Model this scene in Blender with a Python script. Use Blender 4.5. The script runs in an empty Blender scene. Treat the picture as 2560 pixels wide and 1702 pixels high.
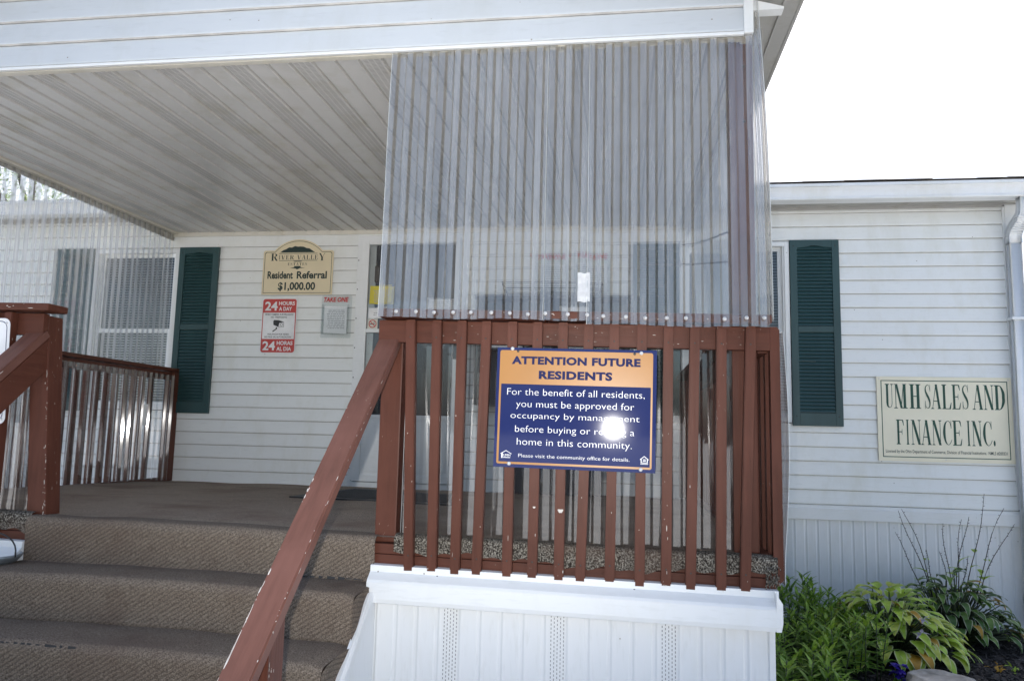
import bpy, bmesh, math, random
from mathutils import Vector, Matrix, Euler
R = math.radians
rnd = random.Random(7)

# ------------------------------------------------------------------ camera, sky, sun, flash, exposure
sc = bpy.context.scene
COL = sc.collection
CAM = Vector((-1.2512, -5.9739, 0.4487))
YAW, PITCH, ROLL, FPX = 0.1427, 0.1206, 0.0233, 1922.68
def cam_basis():
    F = Vector((-math.sin(YAW)*math.cos(PITCH), math.cos(YAW)*math.cos(PITCH), math.sin(PITCH)))
    Rt = Vector((math.cos(YAW), math.sin(YAW), 0)); U = Rt.cross(F)
    return math.cos(ROLL)*Rt + math.sin(ROLL)*U, -math.sin(ROLL)*Rt + math.cos(ROLL)*U, F
cr, cu, cf = cam_basis()
cd = bpy.data.cameras.new('camera'); cam = bpy.data.objects.new('camera', cd); COL.objects.link(cam)
cd.sensor_width = 36; cd.lens = FPX/2560*36; cd.clip_end = 3000; cd.clip_start = 0.05
cam.matrix_world = Matrix(((cr.x, cu.x, -cf.x, CAM.x), (cr.y, cu.y, -cf.y, CAM.y), (cr.z, cu.z, -cf.z, CAM.z), (0, 0, 0, 1)))
sc.camera = cam

SUN_EL, SUN_ROT = R(55), R(-8)
w = bpy.data.worlds.new('World'); sc.world = w; w.use_nodes = True
nt = w.node_tree; bg = nt.nodes['Background']
sky = nt.nodes.new('ShaderNodeTexSky'); sky.sky_type = 'NISHITA'; sky.sun_disc = False
sky.sun_elevation = SUN_EL; sky.sun_rotation = SUN_ROT
sky.air_density = 1.0; sky.dust_density = 4.5; sky.ozone_density = 0.8
nt.links.new(sky.outputs[0], bg.inputs[0]); bg.inputs[1].default_value = 0.15
sd = bpy.data.lights.new('sun', 'SUN'); sd.energy = 4.2; sd.angle = R(0.5); sd.color = (1, .965, .915)
sun = bpy.data.objects.new('sun', sd); COL.objects.link(sun)
sdir = Vector((math.sin(SUN_ROT)*math.cos(SUN_EL), math.cos(SUN_ROT)*math.cos(SUN_EL), math.sin(SUN_EL)))
sun.rotation_euler = sdir.to_track_quat('Z', 'Y').to_euler(); sun.location = (0, 10, 20)
# the photographer's flash: its reflection is the bright spot on the blue notice and the glints in the plastic
fl = bpy.data.lights.new('camera_flash', 'SPOT'); fl.energy = 150; fl.spot_size = R(76); fl.spot_blend = 1; fl.shadow_soft_size = 0.012; fl.color = (1, .97, .93)
flo = bpy.data.objects.new('camera_flash', fl); COL.objects.link(flo); flo.location = CAM + cu*0.06 - cr*0.06
flo.rotation_euler = (flo.location - Vector((-3.0, 0, 1.25))).to_track_quat('Z', 'Y').to_euler()
sc.view_settings.view_transform = 'Standard'; sc.view_settings.look = 'None'
sc.view_settings.exposure = 1.0; sc.view_settings.gamma = 1
cy = sc.cycles
cy.max_bounces = 10; cy.transparent_max_bounces = 40; cy.diffuse_bounces = 5; cy.glossy_bounces = 4
cy.sample_clamp_indirect = 4; cy.caustics_reflective = False; cy.caustics_refractive = True

# ------------------------------------------------------------------ materials
def lin(h):
    h = h.lstrip('#'); o = []
    for i in (0, 2, 4):
        c = int(h[i:i+2], 16)/255
        o.append(c/12.92 if c <= .04045 else ((c+.055)/1.055)**2.4)
    return (*o, 1)
def newmat(name):
    m = bpy.data.materials.new(name); m.use_nodes = True
    n = m.node_tree.nodes; return m, n, m.node_tree.links, n['Principled BSDF']
def N(n, t, **kw):
    x = n.new(t)
    for k, v in kw.items(): setattr(x, k, v)
    return x
def texco(n, l, scale=(1, 1, 1), rot=(0, 0, 0)):
    tc = n.new('ShaderNodeNewGeometry'); mp = n.new('ShaderNodeMapping')
    mp.inputs['Scale'].default_value = scale; mp.inputs['Rotation'].default_value = rot
    l.new(tc.outputs['Position'], mp.inputs[0]); return mp.outputs[0]
def noise(n, l, vec, scale, detail=4, rough=.55):
    t = n.new('ShaderNodeTexNoise'); t.inputs['Scale'].default_value = scale
    t.inputs['Detail'].default_value = detail; t.inputs['Roughness'].default_value = rough
    l.new(vec, t.inputs['Vector']); return t.outputs['Fac']
def ramp(n, l, fac, a, b):
    r = n.new('ShaderNodeMapRange'); r.inputs[1].default_value = a; r.inputs[2].default_value = b
    l.new(fac, r.inputs[0]); return r.outputs[0]
def mix(n, l, fac, a, b):
    m = n.new('ShaderNodeMix'); m.data_type = 'RGBA'
    if isinstance(fac, float): m.inputs[0].default_value = fac
    else: l.new(fac, m.inputs[0])
    for i, c in ((6, a), (7, b)):
        if hasattr(c, 'is_linked') or isinstance(c, bpy.types.NodeSocket): l.new(c, m.inputs[i])
        else: m.inputs[i].default_value = c if len(c) == 4 else (*c, 1)
    return m.outputs[2]
def bump(n, l, h, strength, dist, prev=None):
    b = n.new('ShaderNodeBump'); b.inputs['Strength'].default_value = strength; b.inputs['Distance'].default_value = dist
    l.new(h, b.inputs['Height'])
    if prev: l.new(prev, b.inputs['Normal'])
    return b.outputs[0]
def plain(name, base, rough=.5, var=.12, vs=6, bscale=0, bstr=.2, bdist=.002, stretch=(1, 1, 1), metal=0, spec=.5):
    m, n, l, p = newmat(name); base = base if len(base) == 4 else (*base, 1)
    v = texco(n, l, stretch); f = noise(n, l, v, vs)
    d = tuple(c*(1-var) for c in base[:3]); u = tuple(min(1, c*(1+var)) for c in base[:3])
    l.new(mix(n, l, ramp(n, l, f, .3, .7), d, u), p.inputs['Base Color'])
    p.inputs['Roughness'].default_value = rough; p.inputs['Metallic'].default_value = metal
    p.inputs['Specular IOR Level'].default_value = spec
    if bscale:
        l.new(bump(n, l, noise(n, l, v, bscale), bstr, bdist), p.inputs['Normal'])
    return m
def vinyl(name, base, rough=.42, stain=.5, specks=True, axis='x'):
    """white vinyl: faint embossed grain, soft grime streaks, sparse dark specks"""
    m, n, l, p = newmat(name)
    g = texco(n, l, (1.2, 1.2, 22) if axis == 'x' else (22, 22, 1.2))
    gr = noise(n, l, g, 6, 5, .6)
    st = texco(n, l, (2.2, 2.2, .9)); s1 = noise(n, l, st, 1.6, 6, .7); stain *= 1.5
    c = mix(n, l, ramp(n, l, s1, .5, .78), base, tuple(b*k for b, k in zip(base[:3], (1-.16*stain, 1-.18*stain, 1-.26*stain))))
    c2 = mix(n, l, ramp(n, l, noise(n, l, texco(n, l, (5, 5, 30) if axis == 'x' else (30, 30, 5)), 2.2, 3), .56, .75), c,
             tuple(b*k for b, k in zip(base[:3], (.93, .93, .92))))
    if specks:
        vo = n.new('ShaderNodeTexVoronoi'); vo.inputs['Scale'].default_value = 9
        l.new(texco(n, l), vo.inputs['Vector'])
        sp = ramp(n, l, vo.outputs['Distance'], .035, .02)
        c2 = mix(n, l, sp, c2, (.25, .22, .18, 1))
    l.new(c2, p.inputs['Base Color']); p.inputs['Roughness'].default_value = rough
    l.new(bump(n, l, gr, .12, .002), p.inputs['Normal'])
    return m
def wood(name, stretch, base, chips=.0, rough=.42):
    """brown-red painted timber: grain ridges, checks, a few cream paint chips"""
    m, n, l, p = newmat(name)
    v = texco(n, l, stretch); g = noise(n, l, v, 3.2, 8, .62); g2 = noise(n, l, v, 12, 4, .6)
    big = noise(n, l, texco(n, l), 3.0, 4)
    c = mix(n, l, ramp(n, l, g, .3, .72), tuple(b*.78 for b in base[:3]), tuple(b*1.14 for b in base[:3]))
    c = mix(n, l, ramp(n, l, big, .45, .75), c, tuple(b*k for b, k in zip(base[:3], (1.22, 1.25, 1.3))))
    ck = ramp(n, l, g2, .735, .77)
    c = mix(n, l, ck, c, tuple(b*.3 for b in base[:3]))
    sp = noise(n, l, texco(n, l, tuple(1+.12*s for s in stretch)), 42, 3, .6)
    gate = noise(n, l, texco(n, l), 5.2, 2)
    mm = n.new('ShaderNodeMath'); mm.operation = 'MULTIPLY'
    l.new(ramp(n, l, sp, .705-chips*.1, .72-chips*.1), mm.inputs[0]); l.new(ramp(n, l, gate, .58, .66), mm.inputs[1])
    c = mix(n, l, mm.outputs[0], c, (.5, .43, .36, 1))
    l.new(c, p.inputs['Base Color']); p.inputs['Roughness'].default_value = rough; p.inputs['Specular IOR Level'].default_value = .15
    b1 = bump(n, l, g, .35, .003); l.new(bump(n, l, g2, .25, .0015, b1), p.inputs['Normal'])
    return m
def clear_plastic(name, haze=.10, f0=.075, rough=.05, tint=(.94, .95, .95), bend=.45, wobble=.08):
    """thin clear corrugated polycarbonate sheet: see-through, reflective at grazing angles, a little dusty"""
    m = bpy.data.materials.new(name); m.use_nodes = True; n = m.node_tree.nodes; l = m.node_tree.links; n.clear()
    out = n.new('ShaderNodeOutputMaterial'); tr = n.new('ShaderNodeBsdfTransparent'); tr.inputs[0].default_value = (*tint, 1)
    rf = n.new('ShaderNodeBsdfRefraction'); rf.inputs['Color'].default_value = (*tint, 1); rf.inputs['IOR'].default_value = 1.018; rf.inputs['Roughness'].default_value = .02
    tm = n.new('ShaderNodeMixShader'); tm.inputs[0].default_value = bend; l.new(tr.outputs[0], tm.inputs[1]); l.new(rf.outputs[0], tm.inputs[2])
    df = n.new('ShaderNodeBsdfDiffuse'); df.inputs[0].default_value = (.72, .73, .73, 1)
    tl = n.new('ShaderNodeBsdfTranslucent'); tl.inputs[0].default_value = (.74, .75, .75, 1)
    gl = n.new('ShaderNodeBsdfGlossy'); gl.inputs['Roughness'].default_value = rough; gl.inputs[0].default_value = (1, 1, 1, 1)
    bm = bump(n, l, noise(n, l, texco(n, l, (1, 1, .5)), 14, 3), .08, .004); n['Bump'].inputs['Strength'].default_value = wobble; l.new(bm, gl.inputs['Normal'])
    hz = n.new('ShaderNodeMixShader'); hz.inputs[0].default_value = .5; l.new(df.outputs[0], hz.inputs[1]); l.new(tl.outputs[0], hz.inputs[2])
    a = n.new('ShaderNodeMixShader'); l.new(tm.outputs[0], a.inputs[1]); l.new(hz.outputs[0], a.inputs[2])
    dn = noise(n, l, texco(n, l, (7, 7, .35)), 2.2, 5, .65)
    mr = n.new('ShaderNodeMapRange'); mr.inputs[1].default_value = .35; mr.inputs[2].default_value = .75
    mr.inputs[3].default_value = haze*.45; mr.inputs[4].default_value = haze*1.75; l.new(dn, mr.inputs[0]); l.new(mr.outputs[0], a.inputs[0])
    lw = n.new('ShaderNodeLayerWeight'); lw.inputs[0].default_value = .5
    pw = n.new('ShaderNodeMath'); pw.operation = 'POWER'; pw.inputs[1].default_value = 4; l.new(lw.outputs['Facing'], pw.inputs[0])
    ma = n.new('ShaderNodeMath'); ma.operation = 'MULTIPLY_ADD'; ma.inputs[1].default_value = .85; ma.inputs[2].default_value = f0
    l.new(pw.outputs[0], ma.inputs[0]); ma.use_clamp = True
    b = n.new('ShaderNodeMixShader'); l.new(ma.outputs[0], b.inputs[0]); l.new(a.outputs[0], b.inputs[1]); l.new(gl.outputs[0], b.inputs[2])
    l.new(b.outputs[0], out.inputs[0]); return m
def carpet(name, rib=1.0, light=1.0, coarse=False):
    """brown looped outdoor carpet: speckled tufts and slanting ribs that show on the upright faces"""
    m, n, l, p = newmat(name)
    v = texco(n, l); s = noise(n, l, v, 175 if coarse else 230, 2, .7); s2 = noise(n, l, v, 90, 3, .7); big = noise(n, l, v, 2.5, 5, .6); wob_ = noise(n, l, v, 9, 3)
    g = n.new('ShaderNodeNewGeometry'); dt = n.new('ShaderNodeVectorMath'); dt.operation = 'DOT_PRODUCT'; dt.inputs[1].default_value = (-.52, .12, .84)
    l.new(g.outputs['Position'], dt.inputs[0])
    def math_(op, a, b):
        q = n.new('ShaderNodeMath'); q.operation = op
        for i_, x_ in enumerate((a, b)):
            if isinstance(x_, (int, float)): q.inputs[i_].default_value = x_
            else: l.new(x_, q.inputs[i_])
        return q.outputs[0]
    ph = math_('ADD', math_('MULTIPLY', dt.outputs['Value'], 2*math.pi/.0145), math_('MULTIPLY', wob_, 5))
    wv = math_('MULTIPLY_ADD', math_('SINE', ph, 0), .5); wv.node.inputs[2].default_value = .5
    sx = n.new('ShaderNodeSeparateXYZ'); l.new(g.outputs['True Normal'], sx.inputs[0])
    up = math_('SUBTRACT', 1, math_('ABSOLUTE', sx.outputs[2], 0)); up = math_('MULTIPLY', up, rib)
    k = light
    lo, hi = ((.025, .02, .017, 1), (.40, .37, .31, 1)) if coarse else ((.11*k, .086*k, .066*k, 1), (.33*k, .272*k, .215*k, 1))
    c = mix(n, l, ramp(n, l, s, .43 if coarse else .36, .70 if coarse else .66), lo, hi)
    c = mix(n, l, ramp(n, l, s2, .64, .8), c, (.06*k, .047*k, .038*k, 1))
    c = mix(n, l, math_('MULTIPLY', ramp(n, l, big, .46, .7), .75), c, (.135*k, .095*k, .073*k, 1))
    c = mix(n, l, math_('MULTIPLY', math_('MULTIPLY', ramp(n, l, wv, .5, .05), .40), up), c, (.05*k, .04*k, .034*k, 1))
    l.new(c, p.inputs['Base Color']); p.inputs['Roughness'].default_value = .95; p.inputs['Specular IOR Level'].default_value = .1
    b1 = bump(n, l, math_('MULTIPLY', wv, up), .4, .004); l.new(bump(n, l, s, .7, .004, b1), p.inputs['Normal'])
    return m
def leafmat(name, base, tl=.3, var=.25, rough=.42):
    m, n, l, p = newmat(name)
    f = noise(n, l, texco(n, l), 18, 3); base = base[:3]
    c = mix(n, l, ramp(n, l, f, .3, .7), tuple(b*(1-var) for b in base), tuple(b*(1+var) for b in base))
    l.new(c, p.inputs['Base Color']); p.inputs['Roughness'].default_value = rough; p.inputs['Specular IOR Level'].default_value = .35
    t = n.new('ShaderNodeBsdfTranslucent'); l.new(c, t.inputs[0]); mx = n.new('ShaderNodeMixShader'); mx.inputs[0].default_value = tl
    l.new(p.outputs[0], mx.inputs[1]); l.new(t.outputs[0], mx.inputs[2]); l.new(mx.outputs[0], n['Material Output'].inputs[0])
    return m
def glassmat(name):
    m = bpy.data.materials.new(name); m.use_nodes = True; n = m.node_tree.nodes; l = m.node_tree.links; n.clear()
    out = n.new('ShaderNodeOutputMaterial'); tr = n.new('ShaderNodeBsdfTransparent'); tr.inputs[0].default_value = (.85, .88, .88, 1)
    gl = n.new('ShaderNodeBsdfGlossy'); gl.inputs['Roughness'].default_value = .015
    l.new(bump(n, l, noise(n, l, texco(n, l), 3, 2), .05, .004), gl.inputs['Normal'])
    lw = n.new('ShaderNodeLayerWeight'); lw.inputs[0].default_value = .5
    pw = n.new('ShaderNodeMath'); pw.operation = 'POWER'; pw.inputs[1].default_value = 4; l.new(lw.outputs['Facing'], pw.inputs[0])
    ma = n.new('ShaderNodeMath'); ma.operation = 'MULTIPLY_ADD'; ma.inputs[1].default_value = .9; ma.inputs[2].default_value = .1
    l.new(pw.outputs[0], ma.inputs[0]); ma.use_clamp = True
    b = n.new('ShaderNodeMixShader'); l.new(ma.outputs[0], b.inputs[0]); l.new(tr.outputs[0], b.inputs[1]); l.new(gl.outputs[0], b.inputs[2])
    l.new(b.outputs[0], out.inputs[0]); return m

BROWN = (.100, .036, .023)
M = dict(
    vinyl=vinyl('white_vinyl_siding', (.80, .815, .795)), vinyl_trim=vinyl('white_vinyl_trim', (.77, .785, .78), stain=.3),
    vinyl_skirt=vinyl('white_vinyl_skirting', (.74, .755, .76), axis='z', stain=.4), gable=vinyl('darkened_gable_vinyl', (.58, .61, .63), stain=.3),  # gable: same vinyl as the siding, darkened to offset overbright light
    soffit=vinyl('soffit_vinyl', (.62, .61, .59), rough=.33, stain=.9, specks=False), lap=plain('shaded_lap_edge', (.46, .445, .42), .6, .2, 9), eavegrey=vinyl('stained_grey_soffit', (.40, .395, .375), rough=.6, stain=1.2, specks=False), cream=vinyl('cream_trim', (.66, .63, .55), stain=.8),  # lap: shadow line under each siding course painted darker on its lip
    metal_white=vinyl('white_enamelled_metal', (.78, .80, .81), rough=.35, stain=.5),
    wx=wood('painted_timber_lengthwise', (1.2, 14, 14), BROWN, .25), wy=wood('painted_timber_depthwise', (14, 1.2, 14), BROWN, .2),
    wz=wood('painted_timber_upright', (14, 14, 1.2), BROWN, .15), wrail=wood('sky_sheen_handrail_paint', (14, 1.6, 1.6), (.165, .076, .057), .2, .4),  # handrail paint lightened: sky sheen on the sloping top put into the colour
    chip=plain('cream_paint_chip', (.62, .58, .52), .7), plastic=clear_plastic('clear_corrugated_plastic', haze=.30, f0=.135),
    plastic_side=clear_plastic('milky_side_plastic', haze=.42, f0=.13), plastic_rib=clear_plastic('dimmed_plastic_rib', haze=.14, f0=.06, rough=.1, tint=(.86, .835, .785)), plastic_low=clear_plastic('clear_shiny_plastic', haze=.03, f0=.1, rough=.035, bend=.4, wobble=.02), plastic_lowrib=clear_plastic('shiny_plastic_rib', haze=.03, f0=.12, rough=.05, tint=(.88, .87, .86), wobble=.02), plastic_edge=plain('plastic_cut_edge', (.7, .74, .74), .3),  # rib slopes tinted darker in place of light bent away there
    acrylic=clear_plastic('clear_acrylic', haze=.005, f0=.018, rough=.03, bend=0),
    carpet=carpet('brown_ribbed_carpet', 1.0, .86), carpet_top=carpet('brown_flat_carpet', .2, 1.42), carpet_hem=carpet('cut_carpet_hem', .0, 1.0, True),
    dark=plain('dark_gap', (.03, .03, .03), .8), slot=plain('vent_slot', (.33, .32, .31), .9), slot2=plain('skirt_slot', (.27, .27, .275), .9),
    green=plain('dark_green_shutter_paint', (.020, .058, .060), .45, .15, 8, 40, .15, .001, (1, 1, .2)),
    glass=glassmat('window_glass'), blind=plain('white_blind_slat', (.62, .64, .66), .5), room=plain('dark_room', (.035, .035, .038), .9),
    shingle=plain('grey_brown_shingle', (.17, .145, .115), .9, .4, 30, 120, .8, .004), concrete=plain('dark_footing', (.11, .10, .09), .9),
    screw=plain('galvanised_screw', (.62, .62, .62), .35, .1, 40, metal=.7), washer=plain('white_screw_cap', (.56, .56, .56), .4), rubber=plain('black_rubber_mat', (.018, .018, .02), .55, .2, 30, 90, .5, .003),
    zinc=plain('galvanised_pail', (.33, .38, .42), .38, .2, 14, metal=.65), wire=plain('dark_wire', (.05, .045, .045), .45, metal=.5), grommet=plain('dark_grommet', (.06, .055, .05), .5, metal=.6),
    tan=plain('tan_sign_board', (.72, .62, .42), .5, .03), tan2=plain('pale_sign_board', (.82, .77, .60), .5, .03), sgreen=plain('sign_green', (.006, .062, .038), .5), sdark=plain('sign_dark_green', (.012, .03, .026), .5),
    navy=plain('glossy_navy_print', (.020, .030, .115), .055, .04, 4, 30, .012, .001, spec=.3), orange=plain('orange_print', (.43, .205, .06), .3, .04, spec=.3), swhite=plain('white_print', (.78, .78, .78), .35), navy_text=plain('navy_lettering', (.018, .022, .085), .6, spec=.15),
    red=plain('red_sign_print', (.50, .055, .045), .4, .05), black=plain('black_print', (.02, .02, .02), .5), redtext=plain('red_lettering', (.52, .03, .03), .5), paper=plain('white_paper', (.82, .82, .82), .7), label=plain('wrinkled_label', (.50, .51, .52), .6, .12, 60, 90, .5, .003), ptext=plain('grey_fine_print', (.40, .40, .41), .8),
    yellow=plain('yellow_paper', (.62, .53, .06), .6), cab=plain('charcoal_cabinet', (.04, .042, .05), .5), brownmetal=plain('brown_handle', (.05, .03, .02), .4),
    hosta=leafmat('light_hosta_leaf', (.36, .52, .06)), hosta2=leafmat('yellow_green_hosta_leaf', (.47, .55, .09)), hostaold=leafmat('yellowed_hosta_leaf', (.42, .24, .03)), margin=leafmat('cream_leaf_margin', (.55, .60, .30)),
    vhosta=leafmat('dark_hosta_leaf', (.07, .145, .035)), vhosta2=leafmat('mid_hosta_leaf', (.13, .23, .045)), vmargin=leafmat('white_leaf_margin', (.42, .45, .30)),
    lily=leafmat('lily_leaf', (.13, .25, .035)), lily2=leafmat('young_lily_leaf', (.21, .35, .04)), stem=plain('plant_stem', (.05, .07, .03), .6), stalk=plain('dry_flower_stalk', (.045, .035, .03), .7), petal=leafmat('violet_petal', (.045, .02, .32), .2), wpetal=leafmat('pale_lilac_petal', (.5, .48, .62), .3),
    stone=plain('grey_field_stone', (.33, .31, .28), .85, .35, 9, 30, .8, .01), chipm=plain('dark_bark_chip', (.022, .018, .017), .85, .5, 40), chipl=plain('grey_bark_chip', (.075, .066, .062), .85, .5, 40),
)

# ------------------------------------------------------------------ mesh helpers
class MB:
    def __init__(s): s.bm = bmesh.new()
    def face(s, pts, mi=0, smooth=False):
        f = s.bm.faces.new([s.bm.verts.new(p) for p in pts]); f.material_index = mi; f.smooth = smooth; return f
    def box(s, x0, x1, y0, y1, z0, z1, bev=0, mi=0, fn=None):
        P = [(x, y, z) for z in (z0, z1) for y in (y0, y1) for x in (x0, x1)]
        v = [s.bm.verts.new(p) for p in P]; fs = []
        for q in ((0, 2, 3, 1), (4, 5, 7, 6), (0, 1, 5, 4), (2, 6, 7, 3), (0, 4, 6, 2), (1, 3, 7, 5)):
            f = s.bm.faces.new([v[i] for i in q]); f.material_index = mi; fs.append(f)
        if fn:
            for a in v: a.co = Vector(fn(a.co))
        if bev:
            es = list({e for f in fs for e in f.edges})
            bmesh.ops.bevel(s.bm, geom=es, offset=bev, segments=2, profile=.6, affect='EDGES')
        return s
    def bar(s, p0, p1, wid, hei, side=(1, 0, 0), bev=0, mi=0):
        p0, p1 = Vector(p0), Vector(p1); d = (p1-p0).normalized(); sx = Vector(side); sx = (sx - d*sx.dot(d)).normalized(); up = sx.cross(d)
        v = [s.bm.verts.new(p + sx*a*wid/2 + up*b*hei/2) for p in (p0, p1) for a, b in ((-1, -1), (1, -1), (1, 1), (-1, 1))]
        fs = [s.bm.faces.new([v[i] for i in q]) for q in ((0, 1, 2, 3), (7, 6, 5, 4), (0, 4, 5, 1), (1, 5, 6, 2), (2, 6, 7, 3), (3, 7, 4, 0))]
        for f in fs: f.material_index = mi
        if bev: bmesh.ops.bevel(s.bm, geom=list({e for f in fs for e in f.edges}), offset=bev, segments=2, affect='EDGES')
        return s
    def extr(s, prof, axis, a0, a1, mi=0, closed=True, cap=True, n=1, fn=None, smooth=False):
        """extrude a 2D profile along axis ('x': prof=(y,z), 'y': prof=(x,z), 'z': prof=(x,y))"""
        def P(q, a): return (a, q[0], q[1]) if axis == 'x' else (q[0], a, q[1]) if axis == 'y' else (q[0], q[1], a)
        rows = []
        for i in range(n+1):
            a = a0+(a1-a0)*i/n; rows.append([s.bm.verts.new(fn(P(q, a)) if fn else P(q, a)) for q in prof])
        m = len(prof)
        for i in range(n):
            for j in range(m if closed else m-1):
                k = (j+1) % m; f = s.bm.faces.new((rows[i][j], rows[i][k], rows[i+1][k], rows[i+1][j])); f.material_index = mi[j] if isinstance(mi, list) else mi; f.smooth = smooth
        if closed and cap:
            for r in (rows[0], rows[-1]):
                try: f = s.bm.faces.new(r); f.material_index = 0 if isinstance(mi, list) else mi
                except ValueError: pass
        return s
    def grid(s, fn, nu, nv, mi=0, smooth=True):
        g = [[s.bm.verts.new(fn(i/nu, j/nv)) for j in range(nv+1)] for i in range(nu+1)]
        for i in range(nu):
            for j in range(nv):
                f = s.bm.faces.new((g[i][j], g[i+1][j], g[i+1][j+1], g[i][j+1])); f.material_index = mi; f.smooth = smooth
        return s
    def tube(s, pts, r, n=8, mi=0, cap=True):
        pts = [Vector(p) for p in pts]; rings = []
        for i, p in enumerate(pts):
            d = (pts[min(i+1, len(pts)-1)] - pts[max(i-1, 0)]).normalized()
            a = d.cross(Vector((0, 0, 1)) if abs(d.z) < .9 else Vector((1, 0, 0))).normalized(); b = d.cross(a)
            rr = r[i] if isinstance(r, (list, tuple)) else r
            rings.append([s.bm.verts.new(p + (a*math.cos(t)+b*math.sin(t))*rr) for t in (2*math.pi*k/n for k in range(n))])
        for i in range(len(rings)-1):
            for k in range(n):
                f = s.bm.faces.new((rings[i][k], rings[i][(k+1) % n], rings[i+1][(k+1) % n], rings[i+1][k])); f.smooth = True; f.material_index = mi
        if cap:
            for q in (rings[0], rings[-1]): s.bm.faces.new(q).material_index = mi
        return s
    def disc(s, c, r, depth, axis='y', n=12, mi=0):
        """short dome-edged cylinder facing -axis (screw heads)"""
        c = Vector(c); ax = Vector((0, -1, 0)) if axis == 'y' else Vector((1, 0, 0))
        a = Vector((0, 0, 1)); b = ax.cross(a); rings = []
        for rr, h in ((r, 0), (r, depth*.5), (r*.72, depth), (r*.3, depth*1.25)):
            rings.append([s.bm.verts.new(c + ax*h + (a*math.cos(2*math.pi*k/n)+b*math.sin(2*math.pi*k/n))*rr) for k in range(n)])
        for i in range(3):
            for k in range(n):
                f = s.bm.faces.new((rings[i][k], rings[i][(k+1) % n], rings[i+1][(k+1) % n], rings[i+1][k])); f.smooth = True; f.material_index = mi
        s.bm.faces.new(rings[-1]).material_index = mi
        return s
def put(name, mb, mats, parent=None, loc=None):
    """link a bmesh as ONE object; vertices are given in world space"""
    base = Vector(loc) if loc is not None else (Vector(parent['_base']) if parent is not None else Vector((0, 0, 0)))
    me = bpy.data.meshes.new(name)
    bmesh.ops.translate(mb.bm, verts=mb.bm.verts, vec=-base)
    bmesh.ops.recalc_face_normals(mb.bm, faces=mb.bm.faces)
    mb.bm.to_mesh(me); mb.bm.free()
    for m in (mats if isinstance(mats, (list, tuple)) else [mats]): me.materials.append(M[m] if isinstance(m, str) else m)
    o = bpy.data.objects.new(name, me); COL.objects.link(o)
    if parent is not None: o.parent = parent; o['_base'] = parent['_base']
    else: o.location = base; o['_base'] = list(base)
    return o
def thing(name, loc, label, cat, group=None):
    o = bpy.data.objects.new(name, None); COL.objects.link(o); o.location = loc; o.empty_display_size = .1
    o['_base'] = list(loc); return tag(o, label, cat, group)
def tag(o, label=None, cat=None, group=None, kind=None):
    for k, v in (('label', label), ('category', cat), ('group', group), ('kind', kind)):
        if v: o[k] = v
    return o

# ------------------------------------------------------------------ lettering
_txt = {}
def text_geo(s, bold=0.0, spacing=1.0, shear=0.0):
    key = (s, bold, spacing, shear)
    if key in _txt: return _txt[key]
    c = bpy.data.curves.new('t', 'FONT'); c.body = s; c.size = 1; c.offset = bold; c.space_character = spacing; c.shear = shear
    c.resolution_u = 3; c.fill_mode = 'FRONT'
    o = bpy.data.objects.new('t', c); COL.objects.link(o)
    dg = bpy.context.evaluated_depsgraph_get(); dg.update()
    me = bpy.data.meshes.new_from_object(o.evaluated_get(dg))
    vs = [(v.co.x, v.co.y) for v in me.vertices]; fs = [list(p.vertices) for p in me.polygons]
    bpy.data.objects.remove(o); bpy.data.curves.remove(c); bpy.data.meshes.remove(me)
    _txt[key] = (vs, fs); return _txt[key]
class Board:
    """flat sign on a plane facing -Y (or any frame): origin, right, up, out"""
    def __init__(s, o, right=(1, 0, 0), up=(0, 0, 1)):
        s.o = Vector(o); s.r = Vector(right).normalized(); s.u = Vector(up).normalized(); s.n = s.r.cross(s.u)
    def at(s, u, v, h=0): return s.o + s.r*u + s.u*v + s.n*h
    def text(s, mb, t, u0, u1, v0, v1, h=.002, bold=0, mi=0, spacing=1, shear=0):
        vs, fs = text_geo(t, bold, spacing, shear)
        xs = [p[0] for p in vs]; ys = [p[1] for p in vs]; a, b, c, d = min(xs), max(xs), min(ys), max(ys)
        V = [mb.bm.verts.new(s.at(u0+(x-a)/(b-a)*(u1-u0), v0+(y-c)/(d-c)*(v1-v0), h)) for x, y in vs]
        for f in fs:
            try: mb.bm.faces.new([V[i] for i in f]).material_index = mi
            except ValueError: pass
    def poly(s, mb, pts, h=.002, mi=0):
        return mb.face([s.at(u, v, h) for u, v in pts], mi)
    def slab(s, mb, pts, t, h=0, mi=0):
        """closed outline with thickness t, front at height h+t"""
        a = [mb.bm.verts.new(s.at(u, v, h)) for u, v in pts]; b = [mb.bm.verts.new(s.at(u, v, h+t)) for u, v in pts]; n = len(pts)
        mb.bm.faces.new(b).material_index = mi; mb.bm.faces.new(a[::-1]).material_index = mi
        for i in range(n): mb.bm.faces.new((a[i], a[(i+1) % n], b[(i+1) % n], b[i])).material_index = mi
    def ring(s, mb, outer, inner, h=.002, mi=0):
        n = len(outer); a = [mb.bm.verts.new(s.at(u, v, h)) for u, v in outer]; b = [mb.bm.verts.new(s.at(u, v, h)) for u, v in inner]
        for i in range(n): mb.bm.faces.new((a[i], a[(i+1) % n], b[(i+1) % n], b[i])).material_index = mi
    def lines(s, mb, u0, u1, v0, v1, n, h=.002, mi=0, seed=1):
        """rows of illegible fine print"""
        q = random.Random(seed); st = (v1-v0)/n
        for i in range(n):
            v = v1-st*(i+.5); u = u0 + (q.random()*.1)*(u1-u0)
            while u < u1-.004:
                k = min(u1, u+q.uniform(.008, .03)); s.poly(mb, [(u, v-st*.22), (k, v-st*.22), (k, v+st*.22), (u, v+st*.22)], h, mi); u = k+q.uniform(.003, .007)
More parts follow.
